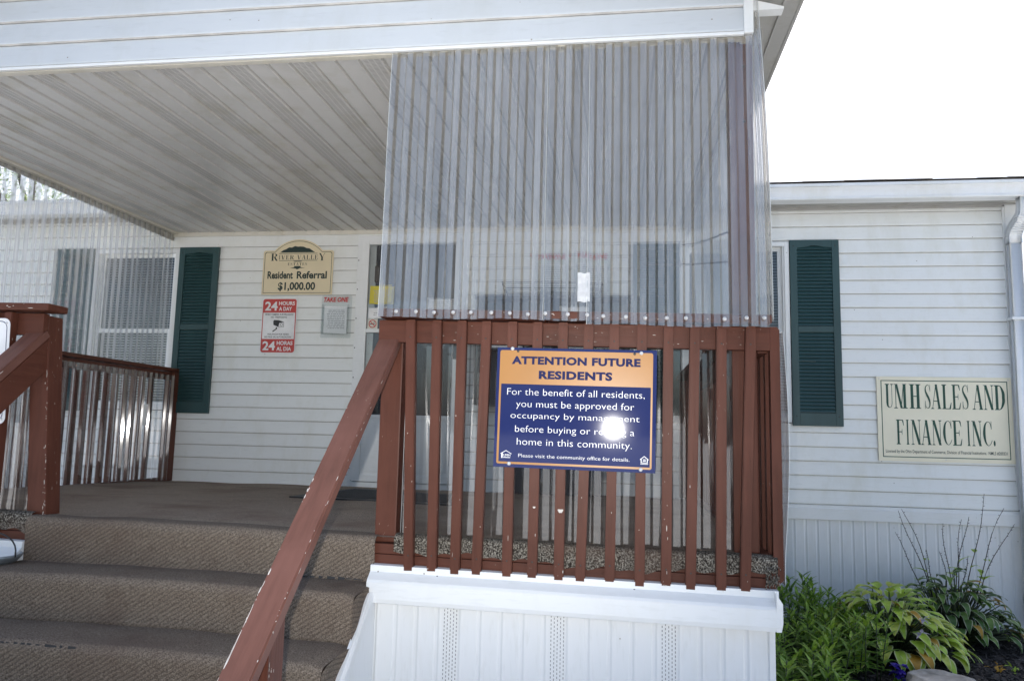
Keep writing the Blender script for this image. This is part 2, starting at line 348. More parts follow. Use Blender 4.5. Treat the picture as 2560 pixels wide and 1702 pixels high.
def rrect(u0, v0, u1, v1, r, n=6):
    o = []
    for cx, cy_, a in ((u1-r, v1-r, 0), (u0+r, v1-r, 90), (u0+r, v0+r, 180), (u1-r, v0+r, 270)):
        for k in range(n+1):
            t = R(a+90*k/n); o.append((cx+r*math.cos(t), cy_+r*math.sin(t)))
    return o
# roman capitals from thick and thin strokes, in a unit box
def serif_glyph(ch):
    P = []
    T, t, sf = .25, .055, .13
    def bar(x0, x1, w, y0=0, y1=1): P.append([(x0, y0), (x0+w, y0), (x1+w, y1), (x1, y1)])
    def foot(x, w, y=0, k=sf):
        if y == 0: P.append([(x-k, 0), (x+w+k, 0), (x+w+k, .016), (x+w, .05), (x, .05), (x-k, .016)])
        else: P.append([(x-k, 1), (x-k, .984), (x, .95), (x+w, .95), (x+w+k, .984), (x+w+k, 1)])
    def stem(x, w): bar(x, x, w); foot(x, w); foot(x, w, 1)
    def path(pts):
        n = len(pts); L = []; Rr = []; res = []
        for i in range(n-1):
            p0, p1, p2, p3 = pts[max(i-1, 0)], pts[i], pts[i+1], pts[min(i+2, n-1)]
            for k in range(5):
                u = k/5; res.append([.5*((2*p1[j])+(-p0[j]+p2[j])*u+(2*p0[j]-5*p1[j]+4*p2[j]-p3[j])*u*u+(-p0[j]+3*p1[j]-3*p2[j]+p3[j])*u**3) for j in range(3)])
        res.append(list(pts[-1]))
        for i, q in enumerate(res):
            a, b = res[max(i-1, 0)], res[min(i+1, len(res)-1)]; dx, dy = (b[0]-a[0]), (b[1]-a[1])*2.6; d = math.hypot(dx, dy) or 1
            nx, ny = -dy/d*q[2]/2, dx/d*q[2]/2/2.6; L.append((q[0]+nx, q[1]+ny)); Rr.append((q[0]-nx, q[1]-ny))
        for i in range(len(L)-1): P.append([L[i], L[i+1], Rr[i+1], Rr[i]])
    if ch == 'U':
        bar(.17, .17, T, .22, 1); foot(.17, T, 1); bar(.80, .80, t, .22, 1); foot(.80, t, 1)
        path([(.295, .24, T), (.34, .1, .2), (.55, .025, .06), (.76, .1, .06), (.828, .24, t)])
    elif ch == 'M': bar(.12, .12, t); foot(.12, t); bar(.50, .12, .17); bar(.52, .74, t); bar(.74, .74, .2); foot(.74, .2); P.append([(.0, 1), (.0, .984), (.3, .96), (.3, 1)]); P.append([(.7, 1), (.7, .96), (1, .984), (1, 1)])
    elif ch == 'H': stem(.12, T); stem(.66, T); bar(.3, .3, .4, .485, .52)
    elif ch == 'N': bar(.14, .14, t); foot(.14, t); bar(.70, .10, .24); bar(.82, .82, t); foot(.82, t, 1); P.append([(.0, 1), (.0, .984), (.3, .96), (.3, 1)])
    elif ch == 'A': bar(.08, .46, t); bar(.68, .40, .22); foot(.08, t); foot(.68, .22, 0, .09); bar(.22, .22, .5, .30, .335)
    elif ch == 'V': bar(.36, .08, .22); bar(.46, .86, t); foot(.08, .22, 1, .09); foot(.86, t, 1, .1)
    elif ch == 'Y': bar(.38, .38, T, 0, .46); foot(.38, T); bar(.40, .06, .22, .42, 1); bar(.5, .84, t, .42, 1); foot(.06, .22, 1, .08); foot(.84, t, 1, .12)
    elif ch == 'L': stem(.14, T); bar(.3, .3, .62, 0, .035); P.append([(.76, .03), (.92, .03), (1, .27), (.95, .27)])
    elif ch in 'EF':
        stem(.14, T); bar(.3, .3, .55, .965, 1); P.append([(.74, .97), (.9, .97), (.95, .76), (.9, .76)]); bar(.3, .3, .4, .49, .525); P.append([(.66, .5), (.72, .38), (.74, .38), (.74, .63), (.72, .63)])
        if ch == 'E': bar(.3, .3, .6, 0, .035); P.append([(.78, .03), (.92, .03), (1, .27), (.95, .27)])
    elif ch == 'I': stem(.36, .28)
    elif ch == 'T': bar(.37, .37, T); foot(.37, T); bar(.05, .05, .9, .965, 1); P.append([(.0, .76), (.05, .76), (.18, .97), (.03, .97)]); P.append([(.95, .76), (1, .76), (.97, .97), (.82, .97)])
    elif ch == 'C': path([(.93, .74, .05), (.82, .92, .07), (.56, .975, .06), (.28, .84, .18), (.17, .5, .27), (.28, .17, .18), (.56, .025, .06), (.82, .1, .06), (.97, .24, .04)]); P.append([(.90, .68), (.96, .68), (.96, 1), (.92, 1)])
    elif ch == 'S': path([(.86, .77, .05), (.76, .93, .06), (.5, .975, .07), (.22, .88, .14), (.19, .73, .2), (.42, .56, .27), (.66, .42, .28), (.81, .26, .2), (.76, .1, .12), (.48, .025, .06), (.2, .08, .06), (.11, .26, .05)]); P.append([(.84, .70), (.9, .70), (.9, 1), (.86, 1)]); P.append([(.08, 0), (.13, 0), (.15, .32), (.09, .32)])
    elif ch == 'D': stem(.12, T); path([(.32, .018, .04), (.62, .06, .12), (.84, .3, .26), (.86, .5, .27), (.84, .7, .26), (.62, .94, .12), (.32, .982, .04)])
    elif ch == 'R': stem(.12, T); path([(.32, .98, .04), (.6, .965, .08), (.78, .84, .22), (.78, .66, .22), (.6, .53, .08), (.32, .515, .04)]); bar(.78, .42, .24, 0, .52); P.append([(.74, 0), (1.1, 0), (1.1, .016), (.9, .05)])
    elif ch == '.':
        P.append([(.5+.42*math.cos(a), .12+.115*math.sin(a)) for a in (2*math.pi*k/12 for k in range(12))])
    return P
def serif(bd, mb, ch, u0, u1, v0, v1, h=.002, mi=0):
    for i, poly in enumerate(serif_glyph(ch)):
        bd.poly(mb, [(u0+(u1-u0)*x, v0+(v1-v0)*y) for x, y in poly], h+i*.00004, mi)
def serif_word(bd, mb, wd, u0, u1, v0, v1, h=.002, mi=0, gap=.12):
    wmap = {'I': .5, 'M': 1.25, 'L': .85, 'E': .85, 'S': .8}
    ws = [wmap.get(c, 1.0) if c != ' ' else .5 for c in wd]; tot = sum(ws)+gap*(len(wd)-1); k = (u1-u0)/tot; u = u0
    for c, q in zip(wd, ws):
        if c != ' ': serif(bd, mb, c, u, u+q*k, v0, v1, h, mi)
        u += (q+gap)*k
def screws(bd, parent, pts, r=.008, d=.004, mat='washer', h=.002, name='screw'):
    for u, v in pts:
        mb = MB(); c = bd.at(u, v, h); mb.disc(c, r, d); put(name, mb, mat, parent)

# ================================================================== GROUND
GZ = -0.86
def ground_mat():
    m, n, l, p = newmat('pale_worn_concrete')
    v = texco(n, l); a = noise(n, l, v, 1.2, 6); b = noise(n, l, v, 60, 4, .7)
    c = mix(n, l, ramp(n, l, b, .35, .7), (.39, .40, .405, 1), (.55, .56, .56, 1)); c = mix(n, l, ramp(n, l, a, .5, .8), c, (.41, .42, .42, 1))
    l.new(c, p.inputs['Base Color']); p.inputs['Roughness'].default_value = .95
    l.new(bump(n, l, b, .6, .01), p.inputs['Normal']); return m
mb = MB(); mb.face([(-900, -900, GZ-.02), (900, -900, GZ-.02), (900, 900, GZ-.02), (-900, 900, GZ-.02)])
tag(put('ground', mb, ground_mat()), kind='structure')
def bed_z(x, y): return GZ + .012*math.sin(x*7.1+y*3.3)+.010*math.sin(x*13.7-y*9.1)+.006*math.sin(x*31+y*27) + .03*max(0, min(1, (y+2.6)/2.4))
mb = MB(); mb.grid(lambda u, v: (-.72+3.2*u, -2.7+2.75*v, bed_z(-.72+3.2*u, -2.7+2.75*v)), 90, 80)
tag(put('mulch_bed', mb, 'chipm'), kind='structure')
mb = MB()
for i in range(9000):
    x = rnd.uniform(-.1, 2.2); y = rnd.uniform(-2.0, -.02); z = bed_z(x, y)+rnd.uniform(-.002, .01)
    L = rnd.uniform(.006, .03)*(1.0 if rnd.random() < .85 else 1.6); wd = rnd.uniform(.0025, .007); a = rnd.uniform(0, math.pi); ti = rnd.uniform(-.45, .45)
    d = Vector((math.cos(a)*math.cos(ti), math.sin(a)*math.cos(ti), math.sin(ti))); sd_ = Vector((-math.sin(a), math.cos(a), rnd.uniform(-.5, .5))).normalized()
    c = Vector((x, y, z)); up = d.cross(sd_)*.0025
    q = [c-d*L+sd_*wd, c+d*L+sd_*wd*.5, c+d*L-sd_*wd*.5, c-d*L-sd_*wd]; mi = 1 if rnd.random() < .16 else 0
    vt = [mb.bm.verts.new(p+up) for p in q]; vb = [mb.bm.verts.new(p-up) for p in q]
    mb.bm.faces.new(vt).material_index = mi
    for k in range(4): mb.bm.faces.new((vt[k], vb[k], vb[(k+1) % 4], vt[(k+1) % 4])).material_index = mi
tag(put('bark_mulch', mb, ['chipm', 'chipl']), 'loose dark bark mulch spread over the flower bed', 'mulch', kind='stuff')

# ================================================================== HOUSE
house = thing('mobile_home', (1.6, 0, GZ), 'long white vinyl-sided mobile home with dark green louvred shutters', 'house')
EXL, EXR = -5.10, -.60
ZC = .1035; Z0 = 1.957-ZC*19       # bottom edge of the lowest course
XL, XR = -10.5, 1.52
holes = [(-5.765, -4.97, .575, 1.95), (-.81, 0.0, .575, 1.95), (-3.405, -2.49, -.2, 2.035)]
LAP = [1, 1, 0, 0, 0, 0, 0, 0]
mb = MB()
qs = random.Random(17)
for k in range(22):
    z = Z0+ZC*k; zt = z+ZC; spans = [(XL, XR)]
    if k >= 20: spans = [(XL, EXL), (EXR, XR)]; zt = min(zt, 2.212)
    elif zt > 2.085 and k == 19: spans = [(XL, EXL), (EXL, EXR), (EXR, XR)]
    for (a, b, c, d) in holes:
        if z+ZC > c+.03 and z < d-.03:
            spans = [q for (p0, p1) in spans for q in ([(p0, min(p1, a)), (max(p0, b), p1)] if p0 < a and p1 > b else [(p0, p1)])]
    seam = qs.choice((qs.uniform(-9, -5.9), qs.uniform(-4.5, -3.6), qs.uniform(.5, 1.4), .18))
    spans = [q for (p0, p1) in spans for q in ([(p0, seam), (seam, p1)] if p0+.15 < seam < p1-.15 else [(p0, p1)])]
    for (a, b, c, d) in holes:
        for lo, hi in ((z, c), (d, zt)):
            if lo > z-.001 and hi < zt+.001 and hi-lo > .004 and hi-lo < ZC:
                e = (hi-lo)/ZC; mb.extr([(-.003, lo+.001), (-.0105, lo), (-.0155, lo+.003), (-.0165, lo+.004 if e < .2 else lo+.010), (-.0105, hi-.0005), (.01, hi-.0005), (.01, lo)], 'x', a-.002, b+.002)
    for a, b in spans:
        dz = zt-z; o_ = -.0013 if abs(b-seam) < 1e-6 else 0; w1, w2 = qs.uniform(-.0012, .0012), qs.uniform(0, 6)
        if EXL-.01 < a and b < EXR+.01: dz = min(dz, 2.085-z)
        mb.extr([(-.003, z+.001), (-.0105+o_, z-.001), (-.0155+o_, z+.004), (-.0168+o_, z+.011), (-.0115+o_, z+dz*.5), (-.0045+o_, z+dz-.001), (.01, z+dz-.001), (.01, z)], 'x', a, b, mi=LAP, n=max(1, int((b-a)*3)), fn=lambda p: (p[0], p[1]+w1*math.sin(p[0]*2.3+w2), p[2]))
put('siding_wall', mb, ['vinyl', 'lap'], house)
mb = MB()   # core of the house, dark inside
mb.box(XL, XR+.1, .28, .3, GZ, 2.1).box(XL, XR+.08, 5.8, 5.9, GZ, 2.1).box(XL-.1, XL, .02, 5.9, GZ, 2.1).box(XR+.08, XR+.1, .012, 5.9, GZ, 2.2)
put('inner_wall', mb, 'room', house)
mb = MB(); mb.box(XR-.005, XR+.1, -.022, .09, .0, 2.205, .004); mb.box(XR+.012, XR+.09, -.026, .08, 0, 2.205)
put('corner_trim', mb, 'vinyl_trim', house)
# trim board and skirting right and left of the porch
def skirt_panel(mb, x0, x1, y, z0, z1, pitch=.0815, off=0, axis='x'):
    n = int((x1-x0)/pitch)+2; pts = []
    st = math.floor(x0/pitch)*pitch+off
    xs = [st+pitch*i for i in range(n+1)]
    prof = [(x0, y)]
    for x in xs:
        for dx, dy in ((-.010, 0), (-.004, .0032), (.004, .0032), (.012, -.001), (.020, 0)):
            if x0 < x+dx < x1: prof.append((x+dx, y+dy))
    prof.append((x1, y)); prof += [(x1, y+.014), (x0, y+.014)]
    if axis == 'y': prof = [(-b, a) for a, b in prof]
    mb.extr(prof, 'z', z0, z1)
for a, b in ((-.6, XR+.08), (XL, -4.9)):
    mb = MB(); skirt_panel(mb, a, b, -.004, GZ+.03, -.11); put('skirting', mb, 'vinyl_skirt', house)
for a, b in ((-.62, XR+.09), (XL, -4.95)):
    mb = MB(); mb.extr([(-.006, Z0), (-.020, Z0-.004), (-.020, Z0-.022), (-.026, Z0-.026), (-.026, -.115), (-.006, -.118)], 'x', a, b); put('trim_board', mb, 'vinyl_trim', house)
for a, b in ((-.6, XR+.08), (XL, -4.95)):
    mb = MB(); mb.box(a, b, -.022, 0, GZ+.02, GZ+.055).box(a, b, -.016, 0, GZ-.04, GZ+.02, mi=1); put('base_track', mb, ['metal_white', 'concrete'], house)
# gutters, soffit strip, roof
for a, b in ((-10.5, -5.32), (-.50, 1.78)):
    mb = MB(); g = [(-.15, 2.195), (-.245, 2.195), (-.25, 2.205), (-.246, 2.216), (-.272, 2.25), (-.279, 2.285), (-.277, 2.292), (-.287, 2.296), (-.287, 2.312), (-.279, 2.312), (-.279, 2.302), (-.155, 2.22), (-.15, 2.30)]
    g = [(-.15, 2.200), (-.252, 2.200), (-.258, 2.207), (-.258, 2.218), (-.250, 2.222), (-.262, 2.262), (-.276, 2.287), (-.286, 2.291), (-.286, 2.313), (-.279, 2.313), (-.270, 2.298), (-.247, 2.262), (-.240, 2.215), (-.16, 2.212), (-.16, 2.31), (-.15, 2.31)]
    mb.extr(g, 'x', a, b); mb.box(a, b, -.149, -.12, 2.226, 2.325)
    put('gutter', mb, 'metal_white', house)
for a, b in ((XL, -5.12), (-.50, 1.70)):
    mb = MB(); mb.box(a, b, -.148, 0, 2.214, 2.224); mb.box(a, b, -.022, -.005, 2.190, 2.2135)
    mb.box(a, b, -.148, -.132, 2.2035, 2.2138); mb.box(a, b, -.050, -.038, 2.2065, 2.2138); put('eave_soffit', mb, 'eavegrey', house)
mb = MB()
rp = [(-.24, 2.318), (3.0, 3.10), (3.0, 3.13), (-.24, 2.331)]
mb.extr(rp, 'x', XL-.1, 1.82); mb.extr([(6.24, 2.322), (6.24, 2.342), (3.0, 3.14), (3.0, 3.10)], 'x', XL-.1, 1.82)
x = -.6
while x < 1.8:
    w_ = rnd.uniform(.14, .32); o_ = rnd.uniform(0, .012)
    for row in range(3):
        yy = -.262+row*.14-o_; zz = 2.330+row*.034
        mb.extr([(yy, zz+rnd.uniform(0, .004)), (yy+.15, zz+.036), (yy+.15, zz+.041), (yy, zz+.004+rnd.uniform(0, .006))], 'x', x, min(1.82, x+w_-.004))
    x += w_
put('roof', mb, 'shingle', house)
# downspout with ribbed elbows
mb = MB()
def rect_sweep(mb, pts, hw, hd):
    rings = []
    for i, (p, (dy, dz)) in enumerate(pts):
        nv = Vector((0, -dz, dy)); nv.normalize(); p = Vector(p)
        ring = []
        for sx, sy in ((-1, -1), (1, -1), (1, 1), (-1, 1)):
            for k in (0, 1):
                ax, ay = (sx*(hw-.008), sy*hd) if (k == (1 if (sx*sy < 0) else 0)) else (sx*hw, sy*(hd-.008))
                ring.append(mb.bm.verts.new(p + Vector((ax, 0, 0)) + nv*ay))
        rings.append(ring)
    for a, b in zip(rings, rings[1:]):
        for k in range(8): mb.bm.faces.new((a[k], a[(k+1) % 8], b[(k+1) % 8], b[k])).smooth = True
    for r in (rings[0], rings[-1]): mb.bm.faces.new(r)
rect_sweep(mb, [((1.578, -.215, 2.20), (0, -1)), ((1.578, -.215, 2.14), (0, -1)), ((1.577, -.205, 2.09), (.35, -1)), ((1.572, -.17, 2.055), (1, -1)), ((1.565, -.12, 2.02), (1, -1)), ((1.56, -.085, 1.985), (.5, -1)), ((1.56, -.07, 1.95), (0, -1)), ((1.56, -.07, 1.90), (0, -1))], .047, .037)
for k in range(9):
    t = k/8; mb.box(1.513+.012*(1-t), 1.609+.012*(1-t), -.225+.12*t, -.16+.12*t, 2.06-.105*t, 2.066-.105*t, .002)
rect_sweep(mb, [((1.56, -.07, 1.905), (0, -1)), ((1.555, -.07, -.60), (0, -1))], .044, .034)
rect_sweep(mb, [((1.555, -.07, -.575), (0, -1)), ((1.555, -.07, -.66), (0, -1)), ((1.56, -.09, -.72), (-.4, -1)), ((1.57, -.14, -.77), (-1, -.8)), ((1.59, -.24, -.81), (-1, -.3))], .048, .038)
mb.box(1.505, 1.612, -.108, -.03, 1.34, 1.36, .002)
put('downspout', mb, 'metal_white', house)

def shutter(x0, x1, z0=.557, z1=1.954, y=-.012):
    mb = MB(); f = .052; t = .028
    mb.box(x0, x0+f, y-t, y, z0, z1, .003); mb.box(x1-f, x1, y-t, y, z0, z1, .003)
    zm = z0+(z1-z0)*.513
    mb.box(x0+f, x1-f, y-t+.001, y, z0, z0+.095, .002); mb.box(x0+f, x1-f, y-t+.001, y, zm-.022, zm+.022, .002)
    n = 10; top = [(x0+f, z1-.001)]; 
    arch = [(x0+f+(x1-x0-2*f)*i/n, z1-.058+.016*math.exp(-((i/n-.5)/.22)**2)) for i in range(n+1)]
    prof = arch+[(x1-f, z1), (x0+f, z1)]
    mb.extr(prof, 'y', y-t+.001, y)
    mb.box(x0+f, x1-f, y-.006, y, z0+.09, z1-.04)
    for a, b in ((z0+.1, zm-.025), (zm+.025, z1-.045)):
        n = int((b-a)/.0262)
        for i in range(n):
            z = a+(b-a)*i/n; dz = (b-a)/n
            mb.extr([(y-.007, z+dz*.98), (y-.012, z+dz*.98), (y-.0245, z+dz*.12), (y-.0245, z+.001), (y-.007, z+.001)], 'x', x0+f-.001, x1-f+.001)
    for zz in (z0+.07, z1-.045):
        for xx in (x0+.028, x1-.028): mb.disc((xx, y-t, zz), .005, .002, n=8, mi=1)
    put('shutter', mb, ['green', 'black'], house)
for a in (-6.118, -4.972, -1.166, .004): shutter(a, a+.356)
def window(x0, x1, z0=.58, z1=1.945, left=False):
    y = -.012; f = .034; zm = z0+(z1-z0)*.487
    mb = MB()
    for q in ((x0, x0+f, z0, z1), (x1-f, x1, z0, z1), (x0+f, x1-f, z0, z0+f), (x0+f, x1-f, z1-f, z1)):
        mb.box(q[0], q[1], y-.018, .05, q[2], q[3], .003)
    mb.box(x0+f, x0+f+.012, y-.004, .04, z0+f, z1-f); mb.box(x1-f-.012, x1-f, y-.004, .04, z0+f, z1-f)
    fr = put('window', mb, 'vinyl_trim', house)
    mb = MB(); s = .03; a, b = x0+f+.012, x1-f-.012
    mb.box(a, b, .004, .03, zm-.018, zm+.018, .003); mb.box(a, a+s, .018, .034, zm, z1-f); mb.box(b-s, b, .018, .034, zm, z1-f); mb.box(a+s, b-s, .018, .034, z1-f-s, z1-f)
    mb.box(a, a+s, -.004, .016, z0+f, zm-.018); mb.box(b-s, b, -.004, .016, z0+f, zm-.018); mb.box(a+s, b-s, -.004, .016, z0+f, z0+f+s)
    put('sash', mb, 'vinyl_trim', fr)
    for zz0, zz1, yy in ((zm+.018, z1-f-s, .025), (z0+f+s, zm-.018, .006)):
        mb = MB(); mb.face([(a+s, yy, zz0), (b-s, yy, zz0), (b-s, yy, zz1), (a+s, yy, zz1)]); put('pane', mb, 'glass', fr)
    mb = MB(); z = z1-f-.02; low = z0+f+.02
    while z > low:
        ang = .30 if z > zm else .75
        mb.extr([(.075-.012*math.cos(ang), z-.012*math.sin(ang)), (.075, z+.0018), (.075+.012*math.cos(ang), z+.012*math.sin(ang)), (.075, z+.0008)], 'x', a+.005, b-.005); z -= .0225
    for xx in (a+.14, b-.14): mb.tube([(xx, .062, z1-f), (xx, .062, low)], .001, 5)
    put('blind', mb, 'blind', fr)
    mb = MB(); mb.box(x0, x1, .052, .28, z0-.02, z0).box(x0, x1, .052, .28, z1, z1+.02).box(x0-.02, x0, .052, .28, z0, z1).box(x1, x1+.02, .052, .28, z0, z1)
    put('window_reveal', mb, 'room', fr)
window(-5.762, -4.974); window(-.808, .0)
# entrance door
mb = MB()
x0, x1, zt = -3.402, -2.494, 2.032
mb.box(x0, x0+.038, -.03, .06, -.005, zt, .003); mb.box(x1-.038, x1, -.03, .06, -.005, zt, .003); mb.box(x0+.038, x1-.038, -.03, .06, zt-.038, zt, .003); mb.box(x0+.038, x1-.038, -.04, .06, -.005, .045, .003)
for i in range(8): mb.disc((x0+.012, -.03, .15+i*.24), .005, .002, n=8, mi=1)
put('door_frame', mb, ['vinyl_trim', 'black'], house)
mb = MB(); a, b = x0+.042, x1-.042; y0, y1 = -.052, -.012; gx0, gx1 = -3.297, -2.577
mb.box(a, gx0, y0, y1, .05, zt-.042, .004); mb.box(gx1, b, y0, y1, .05, zt-.042, .004)
mb.box(gx0, gx1, y0, y1, 1.956, zt-.042, .003); mb.box(gx0, gx1, y0, y1, 1.232, 1.262, .003); mb.box(gx0, gx1, y0, y1, .05, .10, .003); mb.box(gx0, gx1, y0, y1, .545, .575, .003)
mb.box(gx0, gx1, y0+.012, y1-.004, .10, .545); mb.box(gx0+.03, gx1-.03, y0+.006, y1-.004, .13, .515, .003)
door = put('door', mb, 'vinyl_trim', house)
for z_0, z_1 in ((1.262, 1.956), (.575, 1.232)):
    mb = MB(); mb.face([(gx0, y0+.02, z_0), (gx1, y0+.02, z_0), (gx1, y0+.02, z_1), (gx0, y0+.02, z_1)]); put('pane', mb, 'glass', door)
mb = MB(); mb.box(-2.565, -2.535, y0-.035, y0, 1.02, 1.14, .006).box(-2.60, -2.56, y0-.04, y0-.02, 1.045, 1.065, .004); put('handle', mb, 'black', door)
mb = MB(); mb.box(a+.09, b-.01, .07, .105, .05, zt-.05); mb.box(a+.02, a+.085, .07, .11, .05, zt-.05, mi=1)
for zz in (1.28, .45): mb.box(a+.2, b-.12, .062, .07, zz, zz+.5, .004)
put('inner_door', mb, ['cab', 'vinyl_trim'], house)
mb = MB(); mb.box(-3.272, -3.232, .03, .066, 1.66, 1.80, .012); put('door_knocker', mb, 'brownmetal', house)
mb = MB()   # course trim under the porch ceiling
mb.box(-5.05, -.73, -.024, -.0145, 2.052, 2.089)
put('frieze_trim', mb, 'cream', house)

# ================================================================== PORCH ROOF
pr = thing('porch_roof', (-2.9, -1.5, 2.0), 'white porch gable roof with vented vinyl ceiling over the steps', 'porch roof')
EX0, EX1 = -5.05, -.75; RX = -2.9
def roof_z(x): return 2.215+.285*min(x-EX0, EX1-x)
mb = MB(); ZF = 2.026; CS = .1075; FY = -3.04
for k in range(8):
    z = ZF+CS*k
    if k == 0: a, b = EX0, EX1
    else:
        ov = max(0, (z-2.21)/.285); a, b = EX0+ov, EX1-ov
    zt = z+CS
    if b-a < .2: break
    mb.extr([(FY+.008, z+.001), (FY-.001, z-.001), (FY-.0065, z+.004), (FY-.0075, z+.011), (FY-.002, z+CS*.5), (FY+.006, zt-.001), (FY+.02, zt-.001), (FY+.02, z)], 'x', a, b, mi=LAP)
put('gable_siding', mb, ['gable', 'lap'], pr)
for a, b in ((EX1-.036, EX1), (EX0, EX0+.036)):
    mb = MB(); mb.box(a, b, FY-.012, FY+.05, 2.018, 2.21, .003); put('corner_trim', mb, 'vinyl_trim', pr)
mb = MB(); mb.box(EX0+.036, EX1-.036, FY-.012, FY+.004, 2.012, 2.025, .002); mb.box(EX0, EX1, FY+.004, FY+.012, 2.018, 2.0255); put('starter_strip', mb, 'vinyl_trim', pr)
def ceil_z(y): return 2.094+.0165*y
mb = MB(); mb.box(EX0, EX1, -3.018, -2.985, 2.016, 2.21, .003); put('beam', mb, 'cream', pr)
for a, b in ((EX1-.04, EX1-.002), (EX0, EX0+.04)):
    mb = MB(); mb.box(a, b, -2.985, -.012, -.022, .12, .002, fn=lambda p: (p[0], p[1], p[2]+ceil_z(p[1]))); put('edge_trim', mb, 'cream', pr)
# ceiling: V-grooved vinyl planks running in depth, every third one perforated
mb = MB(); cz = 0; pitch = .105; x = EX0+.04; i = 0; cfn = lambda p: (p[0], p[1], p[2]+ceil_z(p[1]))
while x < EX1-.04:
    xe = min(x+pitch, EX1-.04)
    mb.extr([(x, cz+.004), (x+.005, cz-.002), (x+.009, cz-.007), (xe-.016, cz-.007), (xe-.010, cz-.014), (xe-.004, cz-.014), (xe-.003, cz+.004), (xe, cz+.004), (xe, cz+.01), (x, cz+.01)], 'y', -2.985, -.0145, fn=cfn)
    if i % 3 == 1:
        y = -2.965
        while y < -.03:
            for q in range(3):
                xx = x+.016+q*.026; yy = y+(.006 if q == 1 else 0)
                mb.face([cfn(p_) for p_ in ((xx, yy, cz-.0078), (xx+.019, yy, cz-.0078), (xx+.019, yy+.0035, cz-.0078), (xx, yy+.0035, cz-.0078))], 1)
            y += .0125
    x += pitch; i += 1
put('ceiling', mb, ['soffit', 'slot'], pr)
# eaves: soffit, fascia edge, end return
for sgn, e in ((1, EX1), (-1, EX0)):
    mb = MB(); o = e+sgn*.195
    xa, xb = min(e, o), max(e, o)
    mb.box(xa, xb, -3.28, .0, 2.172, 2.182); mb.box(xa+(.0 if sgn < 0 else .125), xb-(.0 if sgn > 0 else .125), -3.27, .0, 2.166, 2.172)
    mb.box(o-.006*(sgn > 0)*1-.0, o+.006 if sgn > 0 else o+.006, -3.285, .02, 2.164, 2.225)
    mb.box(e+.0 if sgn > 0 else e-.012, e+.012 if sgn > 0 else e, -3.02, 0, 2.018, 2.171)
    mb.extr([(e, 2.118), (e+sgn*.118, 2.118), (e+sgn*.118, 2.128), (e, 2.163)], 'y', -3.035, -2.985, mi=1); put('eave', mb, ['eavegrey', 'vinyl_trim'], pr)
for sgn, e in ((1, EX1), (-1, EX0)):
    o = e+sgn*.215; zo = 2.215-.285*.215+.05
    mb = MB(); mb.extr([(o, 2.226), (RX, roof_z(RX)+.05), (RX, roof_z(RX)+.09), (o, 2.25)], 'y', -3.30, 1.2); put('roof_slope', mb, 'shingle', pr)

# ================================================================== DECK
def tilt(x): return .016*(-2.2-x)
def tw(p): return (p[0], p[1], p[2]+tilt(p[0])*min(1, max(0, -p[1]/2.9)))
def zdeck(x, y): return .003+(-y/3)*(.038+.016*(-2.2-x))
deck = thing('porch_deck', (-2.8, -1.5, GZ), 'raised brown-carpeted porch deck with white vinyl skirting', 'deck')
DX0, DX1 = -4.97, -.715
mb = MB()
def floor_fn(u, v):
    x = DX0+(DX1-DX0)*u; y = -.012-2.968*v
    return (x, y, zdeck(x, y)+(.0025*math.sin(x*9+y*4)+.002*math.sin(x*3.1-y*11))*min(1, (y+2.985)/.5)-.004*max(0, 1-(y+2.985)/.12))
mb.grid(floor_fn, 90, 60)
put('carpet', mb, 'carpet_top', deck)
def nose_profile(y, zt, zb, r=.035, run=.26):
    """tread edge: rounded nose at y, then riser down to zb"""
    p = [(y+r+.12, zt-.004), (y+r+.05, zt-.0005)]
    for k in range(7):
        a = R(90-90*k/6*1.25); p.append((y+r-r*math.cos(R(90)-a+R(0)) if False else y+r-r*math.sin(R(90*k/6)), zt-r+r*math.cos(R(90*k/6))))
    p += [(y+.004, zt-r-.02), (y+.008, (zt+zb)/2), (y+.012, zb+.012), (y+.006, zb-.004)]
    return p
SX0, SX1 = -3.70, -2.195
def wob(p): return (p[0], p[1]+.004*math.sin(p[0]*5+p[2]*9)+.0015*math.sin(p[0]*17), p[2]+.0025*math.sin(p[0]*4.1+1)+.0012*math.sin(p[0]*13))
mb = MB(); mb.extr([(y, z+.0425) for y, z in nose_profile(-3.025, 0, -.20)], 'x', SX0, SX1, closed=False, n=70, fn=lambda p: tw(wob(p)), smooth=True); put('carpet_edge', mb, 'carpet', deck); mb = MB()
# right-hand turned-over carpet edge with a ragged hem
def hem(u, v):
    x = -2.125+(DX1+.03+2.125)*u; q = random.Random(int(u*400)*7)
    zl = -.022+.010*math.sin(x*6)+.006*math.sin(x*23)+.005*math.sin(x*61)
    if v < .34: t = v/.34; return (x, -2.955-.043*math.sin(t*math.pi/2), zdeck(x, -2.96)+.012-.015*(1-math.cos(t*math.pi/2)))
    t = (v-.34)/.66; return (x, -2.998-.002*math.sin(x*40), zdeck(x, -2.96)-.003-t*(zdeck(x, -2.96)-.003-zl-tilt(x)))
mb.grid(hem, 200, 9); h_ = mb; mb = MB()
def hem2(u, v):
    x = -5.0+(SX0+5.0)*u; zl = -.03+.012*math.sin(x*16)+.008*math.sin(x*53)
    if v < .34: t = v/.34; return (x, -2.955-.043*math.sin(t*math.pi/2), zdeck(x, -2.96)+.012-.015*(1-math.cos(t*math.pi/2)))
    t = (v-.34)/.66; return (x, -2.998, zdeck(x, -2.96)-.003-t*(zdeck(x, -2.96)-.003-zl-tilt(x)))
mb.grid(hem2, 120, 9); put('carpet_edge', mb, 'carpet_hem', deck); mb = h_
